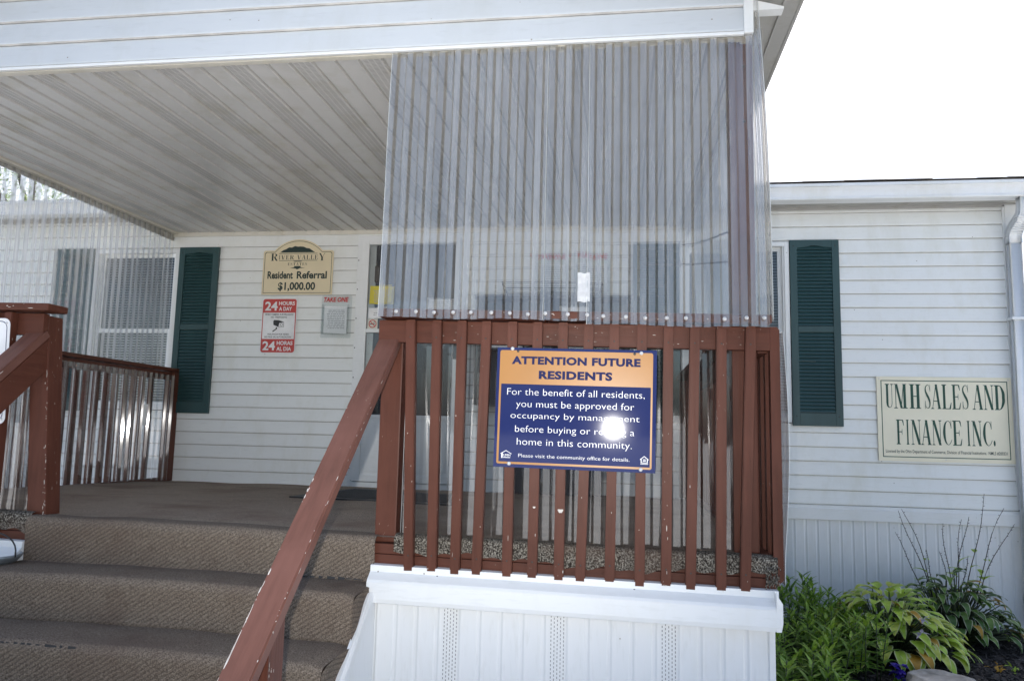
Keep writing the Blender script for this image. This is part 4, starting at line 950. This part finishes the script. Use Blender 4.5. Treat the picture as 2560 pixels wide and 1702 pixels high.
# video surveillance sign
s = thing('surveillance_sign', (-4.055, -.02, 1.06), 'red and white 24 HOURS A DAY video surveillance sign', 'sign')
bd = Board((-4.207, -.019, 1.0605)); W_, H_ = .3048, .4572
mb = MB(); bd.slab(mb, rrect(0, 0, W_, H_, .026), .002); put('board', mb, 'swhite', s)
mb = MB(); bd.ring(mb, rrect(.0062, .0062, .2986, .451, .021), rrect(.0135, .1175, .2905, .3365, .001), .0026); put('red_panel', mb, 'red', s)
mb = MB()
for tx, a, b, c, d in (('24', .025, .1345, .3535, .4285), ('HOURS', .1455, .2835, .399, .4302), ('A DAY', .1475, .2604, .3525, .385), ('24', .0219, .1322, .0232, .0986), ('HORAS', .1453, .2823, .0682, .1009), ('AL DIA', .1453, .273, .0202, .0534)): mb = MB(); bd.text(mb, tx, a, b, c, d, .0034, .028); put('white_lettering', mb, 'swhite', s)
for tx, a, b, c, d in (('VIDEO CAMERA SURVEILLANCE', .0264, .276, .3143, .3285), ('NO TRESPASSING', .081, .2205, .2917, .3055), ('VIGILANCIA POR VIDEO', .0575, .2443, .150, .164), ('NO PASE SIN AUTORIZACION', .0358, .2658, .127, .1415)): mb = MB(); bd.text(mb, tx, a, b, c, d, .0026, .014); put('small_lettering', mb, 'black', s)
mb = MB()
bd.poly(mb, [(.104, .2655), (.1125, .2755), (.150, .2735), (.197, .260), (.155, .2530), (.1485, .2185), (.107, .235)], .0026)
bd.ring(mb, [(.155, .2530), (.1475, .2180), (.1988, .2175), (.197, .259)], [(.1575, .2505), (.1515, .2205), (.1955, .2200), (.1945, .2560)], .0029)
bd.ring(mb, [(.178+.0125*math.cos(k*R(30)), .237+.0125*math.sin(k*R(30))) for k in range(12)], [(.178+.0095*math.cos(k*R(30)), .237+.0095*math.sin(k*R(30))) for k in range(12)], .0029)
bd.poly(mb, [(.128, .2165), (.1408, .2145), (.140, .200), (.1040, .1745), (.1013, .184), (.129, .203)], .0026)
put('camera_emblem', mb, 'black', s)
# TAKE ONE boxes
def take_one(x0, z0, x1, z1, label):
    t = thing('brochure_box', ((x0+x1)/2, -.03, z0), label, 'brochure box', 'clear TAKE ONE boxes on the wall')
    bd = Board((x0, -.018, z0)); W_, H_ = x1-x0, z1-z0
    mb = MB(); bd.slab(mb, rrect(0, 0, W_, H_, .012), .002)
    for q in ((.02, .03, .025, H_*.78), (W_-.025, .03, W_-.02, H_*.78), (.02, .025, W_-.02, .03)): bd.slab(mb, [(q[0], q[1]), (q[2], q[1]), (q[2], q[3]), (q[0], q[3])], .032, .002)
    bd.slab(mb, [(.02, .025), (W_-.02, .025), (W_-.02, H_*.70), (.02, H_*.70)], .002, .034)
    put('clear_box', mb, 'acrylic', t)
    mb = MB(); bd.slab(mb, [(.032, .04), (W_-.032, .032), (W_-.034, H_*.72), (.032, H_*.74)], .012, .006); bd.lines(mb, .055, W_-.05, .07, H_*.66, 11, .0186, 1, int(abs(x0)*100)); put('paper', mb, ['paper', 'ptext'], t)
    mb = MB(); bd.text(mb, 'TAKE ONE', .018, W_-.03, H_*.845, H_*.96, .004, .03, shear=.2); put('lettering', mb, 'redtext', t)
take_one(-3.693, 1.19, -3.434, 1.54, 'clear TAKE ONE box of papers left of the door'); take_one(-1.935, 1.53, -1.655, 1.875, 'clear TAKE ONE box behind the front screen, nearer the door'); take_one(-1.625, 1.535, -1.335, 1.885, 'clear TAKE ONE box behind the front screen, nearer the green shutter')
# notices on the door glass
bd = Board((-3.283, -.0335, 1.463))
n_ = thing('paper_notice', (-3.18, -.034, 1.463), 'bright yellow paper notice taped inside the door glass', 'notice')
mb = MB(); bd.slab(mb, [(0, .005), (.205, 0), (.208, .148), (.004, .153)], .001); put('sheet', mb, 'yellow', n_)
mb = MB(); bd.lines(mb, .03, .19, .015, .12, 7, .0016, 0, 4); put('fine_print', mb, 'ptext', n_)
bd = Board((-3.285, -.0335, 1.35)); n_ = thing('paper_notice', (-3.24, -.034, 1.35), 'small white notice above the no smoking sticker on the door', 'notice')
mb = MB(); bd.slab(mb, [(0, 0), (.11, 0), (.11, .085), (0, .085)], .001); put('sheet', mb, 'paper', n_); mb = MB(); bd.lines(mb, .04, .1, .02, .05, 2, .0016, 0, 9); put('fine_print', mb, 'ptext', n_)
bd = Board((-2.80, -.0335, 1.40)); n_ = thing('paper_notice', (-2.7, -.034, 1.40), 'white paper notice low on the right of the door glass', 'notice')
mb = MB(); bd.slab(mb, [(0, 0), (.20, 0), (.20, .10), (.02, .105)], .001); put('sheet', mb, 'paper', n_); mb = MB(); bd.lines(mb, .03, .19, .01, .09, 5, .0016, 0, 10); put('fine_print', mb, 'ptext', n_)
bd = Board((-3.289, -.0335, 1.264)); n_ = thing('no_smoking_sticker', (-3.25, -.034, 1.264), 'red no smoking sticker on the door glass', 'sticker')
mb = MB(); bd.slab(mb, [(0, 0), (.084, 0), (.084, .082), (0, .082)], .001); put('sheet', mb, 'cream', n_)
mb = MB(); c36 = [(.042+.033*math.cos(k*R(15)), .041+.033*math.sin(k*R(15))) for k in range(24)]; c30 = [(.042+.0265*math.cos(k*R(15)), .041+.0265*math.sin(k*R(15))) for k in range(24)]
bd.ring(mb, c36, c30, .0016); bd.poly(mb, [(.020, .060), (.0245, .0645), (.064, .022), (.0595, .0175)], .0018); put('red_ring', mb, 'redtext', n_)
mb = MB(); bd.poly(mb, [(.018, .036), (.055, .036), (.055, .042), (.018, .042)], .0014); bd.poly(mb, [(.057, .036), (.062, .036), (.062, .042), (.057, .042)], .0014); bd.poly(mb, [(.050, .046), (.053, .046), (.060, .058), (.054, .060)], .0014); put('cigarette_mark', mb, 'black', n_)
# white sign at the left edge
s = thing('white_sign', (-3.95, -3.04, .42), 'white rounded sign with a thin dark border cut off at the left edge', 'sign')
bd = Board((-4.134, -3.0365, .415+.025), (1, 0, .0), (-.05, 0, 1)); mb = MB(); bd.slab(mb, rrect(0, 0, .3048, .452, .028), .002); put('board', mb, 'swhite', s)
mb = MB(); bd.ring(mb, rrect(.012, .012, .2925, .440, .030), rrect(.0150, .0150, .2895, .437, .028), .0026); put('border', mb, 'navy_text', s)
screws(bd, s, [(.288, .430), (.288, .022), (.017, .430), (.017, .022)], .005, .003, 'screw', .0022)

# ================================================================== THINGS ON THE PORCH
mb = MB()
def matz(x, y): return zdeck(x, y)
mt = thing('door_mat', (-2.8, -.9, .02), 'black rubber door mat lying in front of the door', 'mat')
mq = [(-3.26, -1.42), (-2.16, -1.46), (-2.30, -.72), (-3.10, -.55)]; mq = [(-3.27, -1.40), (-2.20, -1.47), (-2.36, -.62), (-3.22, -.34)]
mb = MB()
def matfn(a, b, h): 
    p = (Vector((*mq[0], 0))*(1-a)+Vector((*mq[1], 0))*a)*(1-b)+(Vector((*mq[3], 0))*(1-a)+Vector((*mq[2], 0))*a)*b
    return (p.x, p.y, zdeck(p.x, p.y)+h)
mb.grid(lambda a, b: matfn(a, b, .009), 10, 10, smooth=False)
for e in ((0, 0, 1, 0), (1, 0, 1, 1), (1, 1, 0, 1), (0, 1, 0, 0)):
    mb.face([matfn(e[0], e[1], .0), matfn(e[2], e[3], 0), matfn(e[2], e[3], .009), matfn(e[0], e[1], .009)])
put('mat_body', mb, 'rubber', mt)
mb = MB()
for i in range(16):
    b0 = .1+i*.05; P = [matfn(.06, b0, .0092), matfn(.94, b0, .0092), matfn(.94, b0+.022, .0092), matfn(.06, b0+.022, .0092)]
    Q = [(p[0], p[1], p[2]+.004) for p in P]; vs = [mb.bm.verts.new(p) for p in P+Q]
    for q in ((4, 5, 6, 7), (0, 1, 5, 4), (1, 2, 6, 5), (2, 3, 7, 6), (3, 0, 4, 7)): mb.bm.faces.new([vs[k] for k in q])
put('tread_ribs', mb, 'rubber', mt)
cb = thing('cabinet', (-1.75, -.2, 0), 'charcoal cabinet on a narrower pedestal behind the front screen', 'cabinet')
mb = MB(); mb.box(-2.36, -1.19, -.24, -.03, .66, .70, .004).box(-2.36, -2.33, -.24, -.03, .70, 1.47, .004).box(-1.22, -1.19, -.24, -.03, .70, 1.47, .004).box(-2.36, -1.19, -.06, -.03, .70, 1.47).box(-2.37, -1.18, -.25, -.025, 1.47, 1.495, .004).box(-1.80, -1.77, -.235, -.06, .70, 1.47); put('body', mb, 'cab', cb)
mb = MB(); mb.box(-2.33, -1.80, -.22, -.06, 1.08, 1.095).box(-1.77, -1.22, -.22, -.06, 1.08, 1.095); put('shelf', mb, 'cab', cb)
mb = MB(); mb.box(-2.04, -1.40, -.22, -.04, .01, .66, .006); put('pedestal', mb, 'cab', cb)
for i, (a, b, z0_, z1_) in enumerate(((-2.26, -2.0, 1.10, 1.36), (-1.70, -1.50, 1.10, 1.41), (-1.44, -1.27, 1.10, 1.34))):
    p_ = thing('paper_stack', (a, -.15, z0_), ('upright stack of white leaflets at the door side of the cabinet', 'upright stack of white leaflets in the middle of the cabinet', 'upright stack of white leaflets at the shutter side of the cabinet')[i], 'papers', 'leaflets in the cabinet')
    mb = MB()
    for k in range(5): mb.box(a+.004*k, b-.003*k, -.20+.022*k, -.184+.022*k, z0_-.004, z1_-.012*k)
    put('sheets', mb, 'paper', p_)
rk = thing('wire_rack', (-1.78, -.17, 1.495), 'thin dark wire rack standing on the charcoal cabinet', 'rack')
mb = MB(); r_ = .0035; A = dict(x0=-2.16, x1=-1.40)
for z, i in ((1.59, 0), (1.545, .02), (1.50, .04)):
    P = [(-2.16+i*.6, -.24+i, z), (-1.40-i*.6, -.24+i, z), (-1.40-i*.6, -.06, z), (-2.16+i*.6, -.06, z), (-2.16+i*.6, -.24+i, z)]
    for a, b in zip(P, P[1:]): mb.tube([a, b], r_, 6)
for x in (-2.16, -1.78, -1.40):
    dx = .024 if x < -2 else (-.024 if x > -1.5 else 0)
    mb.tube([(x, -.24, 1.59), (x+dx, -.20, 1.499)], r_, 6); mb.tube([(x, -.06, 1.59), (x+dx, -.06, 1.499)], r_, 6)
put('wires', mb, 'wire', rk)
# galvanised pan with a bail on the second step
pl = thing('metal_pan', (-3.75, -3.15, -.11), 'shallow galvanised metal pan with a wire bail at the left end of the steps', 'pan')
cx, cyy, rt, rb, zt, zb = -3.80, -3.13, .155, .12, -.080, -.125
mb = MB(); n = 36
def pring(r, z): return [mb.bm.verts.new((cx+r*math.cos(2*math.pi*k/n), cyy+r*.85*math.sin(2*math.pi*k/n), z)) for k in range(n)]
rr = [pring(0.001, zb), pring(rb, zb), pring(rt-.01, zt-.02), pring(rt, zt-.008), pring(rt+.004, zt), pring(rt-.002, zt+.003), pring(rt-.006, zt-.004), pring(rb-.004, zb+.006), pring(.001, zb+.006)]
for a, b in zip(rr, rr[1:]):
    for k in range(n):
        f = mb.bm.faces.new((a[k], a[(k+1) % n], b[(k+1) % n], b[k])); f.smooth = True
put('pan_body', mb, 'zinc', pl)
mb = MB(); P = []
for k in range(17):
    t = math.pi*k/16; P.append((cx+(rt+.003)*math.cos(t), cyy+.02*math.sin(t), zt-.005+.095*math.sin(t)**.8))
mb.tube(P, .003, 6); put('bail', mb, 'wire', pl)

# two thin cables strung from the wall to the corner post
for i, (pa, pb, lab) in enumerate((((-.793, -.03, 1.93), (-.825, -2.862, 1.277), 'upper of two thin dark cables strung from the wall to the corner post'), ((-1.114, -.03, 1.794), (-.827, -2.862, 1.153), 'lower of two thin dark cables strung from the wall to the corner post'))):
    A, B = Vector(pa), Vector(pb); mb = MB()
    mb.tube([A.lerp(B, k/10)+Vector((0, 0, -.012*math.sin(math.pi*k/10))) for k in range(11)], .0045, 6)
    tag(put('cable', mb, 'wire', None, tuple(A)), lab, 'cable', 'cables inside the porch')

# ================================================================== PLANTS
def leaf(mb, base, yaw, pitch0, L, W, bend, curl=.25, mi=0, mmi=None, nseg=6, wave=0, seed=0, blunt=.45):
    """a bent, folded blade; optional margin faces with material mmi"""
    d = Vector((math.cos(yaw), math.sin(yaw), 0)); sdv = Vector((-math.sin(yaw), math.cos(yaw), 0)); p = Vector(base); ang = pitch0; q = random.Random(seed)
    rows = []; ph = q.uniform(0, 6)
    for i in range(nseg+1):
        t = i/nseg; wv = W*(math.sin(math.pi*min(1, t**blunt if t < 1 else 1))**.9 if 0 < t < 1 else (.12 if t == 0 else .02))
        up = Vector((-d.x*math.sin(ang), -d.y*math.sin(ang), math.cos(ang)))
        cols = [-1, -.8, 0, .8, 1] if mmi is not None else [-1, 0, 1]
        rows.append([mb.bm.verts.new(p + sdv*wv*c + up*(abs(c)*wv*curl + wave*W*math.sin(ph+t*9+(2 if c > 0 else 0))*abs(c))) for c in cols])
        p = p + (d*math.cos(ang)+Vector((0, 0, math.sin(ang))))*(L/nseg); ang -= bend/nseg*(1.4 if t > .4 else .7)
    for a, b in zip(rows, rows[1:]):
        m = len(a)-1
        for k in range(m):
            f = mb.bm.faces.new((a[k], a[k+1], b[k+1], b[k])); f.smooth = True
            f.material_index = mmi if (mmi is not None and k in (0, m-1)) else mi
# narrow-leaved lily clump beside the deck
t = thing('lily_clump', (-.25, -1.2, GZ), 'dense bushy clump of narrow dark green leaves beside the deck corner', 'plant')
mb = MB(); ms = MB(); q = random.Random(4); k = 0
stems = []
while len(stems) < 175:
    x = q.uniform(-.70, .24); y = q.uniform(-2.05, -.22)
    if x > .02+.10*math.sin(y*4) - .22*(1 if y < -1.5 else 0)+.1: continue
    stems.append((x, y))
for (x, y) in stems:
    h = q.uniform(.22, .34)*(1+.06*math.sin(x*9))*(1.1 if y > -1.0 else 1); lean = (q.uniform(-.05, .05), q.uniform(-.07, .03)); nl = int(h/.0125)
    if q.random() < .06: h += .09
    b0 = Vector((x, y, bed_z(x, y))); tp_ = b0+Vector((lean[0], lean[1], h)); ms.tube([b0, tp_], [.004, .0025], 4)
    a = q.uniform(0, 6)
    for i in range(nl):
        f = .18+.82*i/nl; a += 2.4; p = b0.lerp(tp_, f); L = (.108 if f < .85 else .075)*q.uniform(.75, 1.2)
        leaf(mb, p, a, .15+.75*f**2+q.uniform(-.2, .2), L, .0098*q.uniform(.8, 1.2), q.uniform(.3, .9), .25, 1 if (f > .8 and q.random() < .75) or q.random() < .12 else 0, None, 4, 0, k, .6); k += 1
put('foliage', mb, ['lily', 'lily2'], t); put('stems', ms, 'stem', t)
# big yellow-green hosta
def hosta(center, rx, ry, n, L, W, mats, mmi, name, label, seed, hmax, oldp=.05, droop=1.0):
    t = thing(name, (center[0], center[1], GZ), label, 'plant'); mb = MB(); ms = MB(); q = random.Random(seed)
    for i in range(n):
        f = (i+.5)/n; a = i*2.39996+q.uniform(-.3, .3); rr = math.sqrt(f)
        cx_, cy_ = center[0]+.06*math.cos(a), center[1]+.06*math.sin(a)
        ex, ey = center[0]+rx*rr*.75*math.cos(a), center[1]+ry*rr*.75*math.sin(a)
        ez = GZ+hmax*(1-.72*rr**1.7)*q.uniform(.8, 1.12)
        ms.tube([(cx_, cy_, GZ+.01), ((cx_+ex)/2, (cy_+ey)/2, GZ+(ez-GZ)*.72), (ex, ey, ez)], [.005, .004, .003], 5)
        mi = q.choice([0, 0, 1]) if q.random() > oldp else 2
        leaf(mb, (ex, ey, ez), a+q.uniform(-.35, .35), (.75*(1-rr)-.15*rr)*q.uniform(.6, 1.3), L*q.uniform(.72, 1.15), W*q.uniform(.8, 1.15), q.uniform(.9, 1.9)*droop, q.uniform(.1, .32), mi, mmi, 8, .10, seed*100+i, .62)
    put('foliage', mb, mats, t); put('leaf_stems', ms, 'stem', t); return t
h1 = hosta((.34, -.90), .50, .46, 220, .150, .036, ['hosta', 'hosta2', 'hostaold', 'margin'], 3, 'hosta', 'large yellow-green hosta with wavy drooping leaves in the middle of the bed', 11, .42, .06)
q = random.Random(2)
for (x, y, z) in ((.385, -1.36, -.50), (.35, -1.42, -.56)):
    mb = MB()
    for k in range(5): leaf(mb, (x, y, z), q.uniform(0, 6.28), q.uniform(-.8, .8), .045, .011, .5, .2, 0, None, 3, 0, k)
    put('flower', mb, 'wpetal', h1)
h2 = hosta((.90, -.40), .54, .36, 210, .125, .028, ['vhosta', 'vhosta2', 'hostaold', 'vmargin'], 3, 'hosta', 'dark white-edged hosta with tall dry flower stalks against the skirting', 23, .42, .05, 1.2)
tips = [(.625, -.008), (.60, -.16), (.665, .0), (.90, -.08), (.80, -.27), (.89, -.27), (1.02, -.05), (1.08, -.04), (1.2, .12), (1.30, .03), (1.33, -.07), (1.10, -.30)]
q = random.Random(9)
for i, (tx, tz) in enumerate(tips):
    mb = MB(); bx = .93+(tx-.93)*.35; by = -.33+q.uniform(-.08, .08); P = []
    for k in range(9):
        f = k/8; P.append((bx+(tx-bx)*(f**1.35)+.020*f*math.sin(f*6+i*2.1), by+.02*f+.006*math.sin(f*5+i), GZ+.2+(tz-GZ-.2)*f))
    mb.tube(P, [.0042-.0026*k/8 for k in range(9)], 5, 0)
    for k in range(14):
        f = .5+.5*k/14; j = min(7, int(f*8)); p = Vector(P[j]).lerp(Vector(P[j+1]), f*8-j); a = q.uniform(0, 6.28)
        mb.tube([p, p+Vector((math.cos(a)*.010, math.sin(a)*.010, .004))], [.0013, .0019], 4, 0)
    for k in range(q.choice((2, 3, 4, 5))):
        f = q.uniform(.05, .55); j = int(f*8); leaf(mb, P[j], q.uniform(0, 6.28), q.uniform(.2, .9), q.uniform(.06, .12), q.uniform(.014, .026), 1.1, .3, 1, None, 5, .05, i*10+k)
    put('flower_stalk', mb, ['stalk', 'hosta'], h2)
# purple flower
t = thing('purple_flower', (.22, -1.42, GZ), 'small deep violet flower in front of the yellow-green hosta', 'flower')
mb = MB(); ms = MB(); q = random.Random(5)
for (x, y, z) in ((.205, -1.43, -.735), (.23, -1.45, -.752), (.252, -1.425, -.738), (.22, -1.46, -.775), (.245, -1.47, -.79), (.192, -1.45, -.765)):
    for k in range(6): leaf(mb, (x, y, z), k*1.05+q.uniform(-.2, .2), q.uniform(-.5, .6), .030, .014, .6, .2, 0, None, 4, .1, k, .7)
    ms.tube([(.22, -1.43, GZ), (x, y, z)], .0018, 4)
put('petals', mb, 'petal', t)
for k in range(26): leaf(ms, (.215+q.uniform(-.04, .04), -1.48+q.uniform(-.04, .04), GZ+q.uniform(.01, .06)), q.uniform(0, 6.28), q.uniform(0, .8), .05, .010, .8, .2, 0, None, 4, .1, k)
put('leaves', ms, 'lily2', t)
# tree beyond the far end of the house
def tree(x, y, h, r, seed, label):
    t = thing('tree', (x, y, GZ), label, 'tree'); q = random.Random(seed); mb = MB(); mt_ = MB()
    mt_.tube([(x, y, GZ-.1), (x+.1, y, GZ+h*.3), (x-.05, y+.1, GZ+h*.55), (x, y, GZ+h*.85)], [.22, .17, .11, .04], 10)
    cl = []
    for i in range(34):
        a = q.uniform(0, 6.28); f = q.random(); rr = r*math.sqrt(q.random())*(1-.55*f); c = Vector((x+rr*math.cos(a), y+rr*math.sin(a), GZ+h*(.38+.6*f))); cl.append((c, q.uniform(.5, 1.0)*r*.34))
        mt_.tube([(x, y, GZ+h*(.3+.45*f)), tuple((Vector((x, y, GZ+h*(.34+.5*f)))+c)/2), tuple(c)], [.06, .04, .015], 5)
    for c, cr_ in cl:
        for k in range(170):
            d = Vector((q.gauss(0, 1), q.gauss(0, 1), q.gauss(0, .8))); d = d.normalized()*cr_*q.random()**.4; leaf(mb, c+d, q.uniform(0, 6.28), q.uniform(-.9, .6), .16, .045, .5, .2, q.choice((0, 0, 1)), None, 2, 0, 0, .6)
    put('crown', mb, ['lily', 'lily2'], t); put('trunk', mt_, 'stalk', t)
tree(-16.5, 11.5, 10.2, 3.4, 71, 'leafy tree rising behind the left end of the mobile home roof')
# small weeds in the mulch
for i, (x, y, lab) in enumerate(((1.24, -.42, 'tiny weed seedling in the mulch under the downspout'), (.98, -.98, 'single pale green sprout in the mulch right of the stone'), (.86, -1.06, 'withered pale weed in the mulch nearer the stone'))):
    mb = MB(); q = random.Random(40+i)
    for k in range((14, 7, 10)[i]): leaf(mb, (x+q.uniform(-.03, .03), y+q.uniform(-.03, .03), bed_z(x, y)+q.uniform(.0, .05)), q.uniform(0, 6.28), q.uniform(.1, 1.3), (.03, .055, .04)[i]*q.uniform(.7, 1.2), .008, .8, .2, 0, None, 4, .1, k)
    tag(put('weed', mb, ('hosta', 'hosta', 'hostaold')[i], None, (x, y, bed_z(x, y))), lab, 'weed')
# field stone
mb = MB(); bmesh.ops.create_icosphere(mb.bm, subdivisions=5, radius=1)
from mathutils import noise as mnoise
for v in mb.bm.verts:
    c = v.co.copy(); d = mnoise.fractal(c*1.3+Vector((3, 1, 2)), 1.0, 2.0, 5)*.20+mnoise.noise(c*5)*.025
    c = c*(1+d); c.z = min(c.z, .62+.12*mnoise.noise(c*1.5)); v.co = Vector((.42+c.x*.185, -1.52+c.y*.15, GZ+.02+c.z*.145))
for f in mb.bm.faces: f.smooth = True
tag(put('field_stone', mb, 'stone', None, (.42, -1.52, GZ)), 'rounded grey-brown field stone at the front of the mulch bed', 'stone')

for o in bpy.data.objects:
    if '_base' in o: del o['_base']
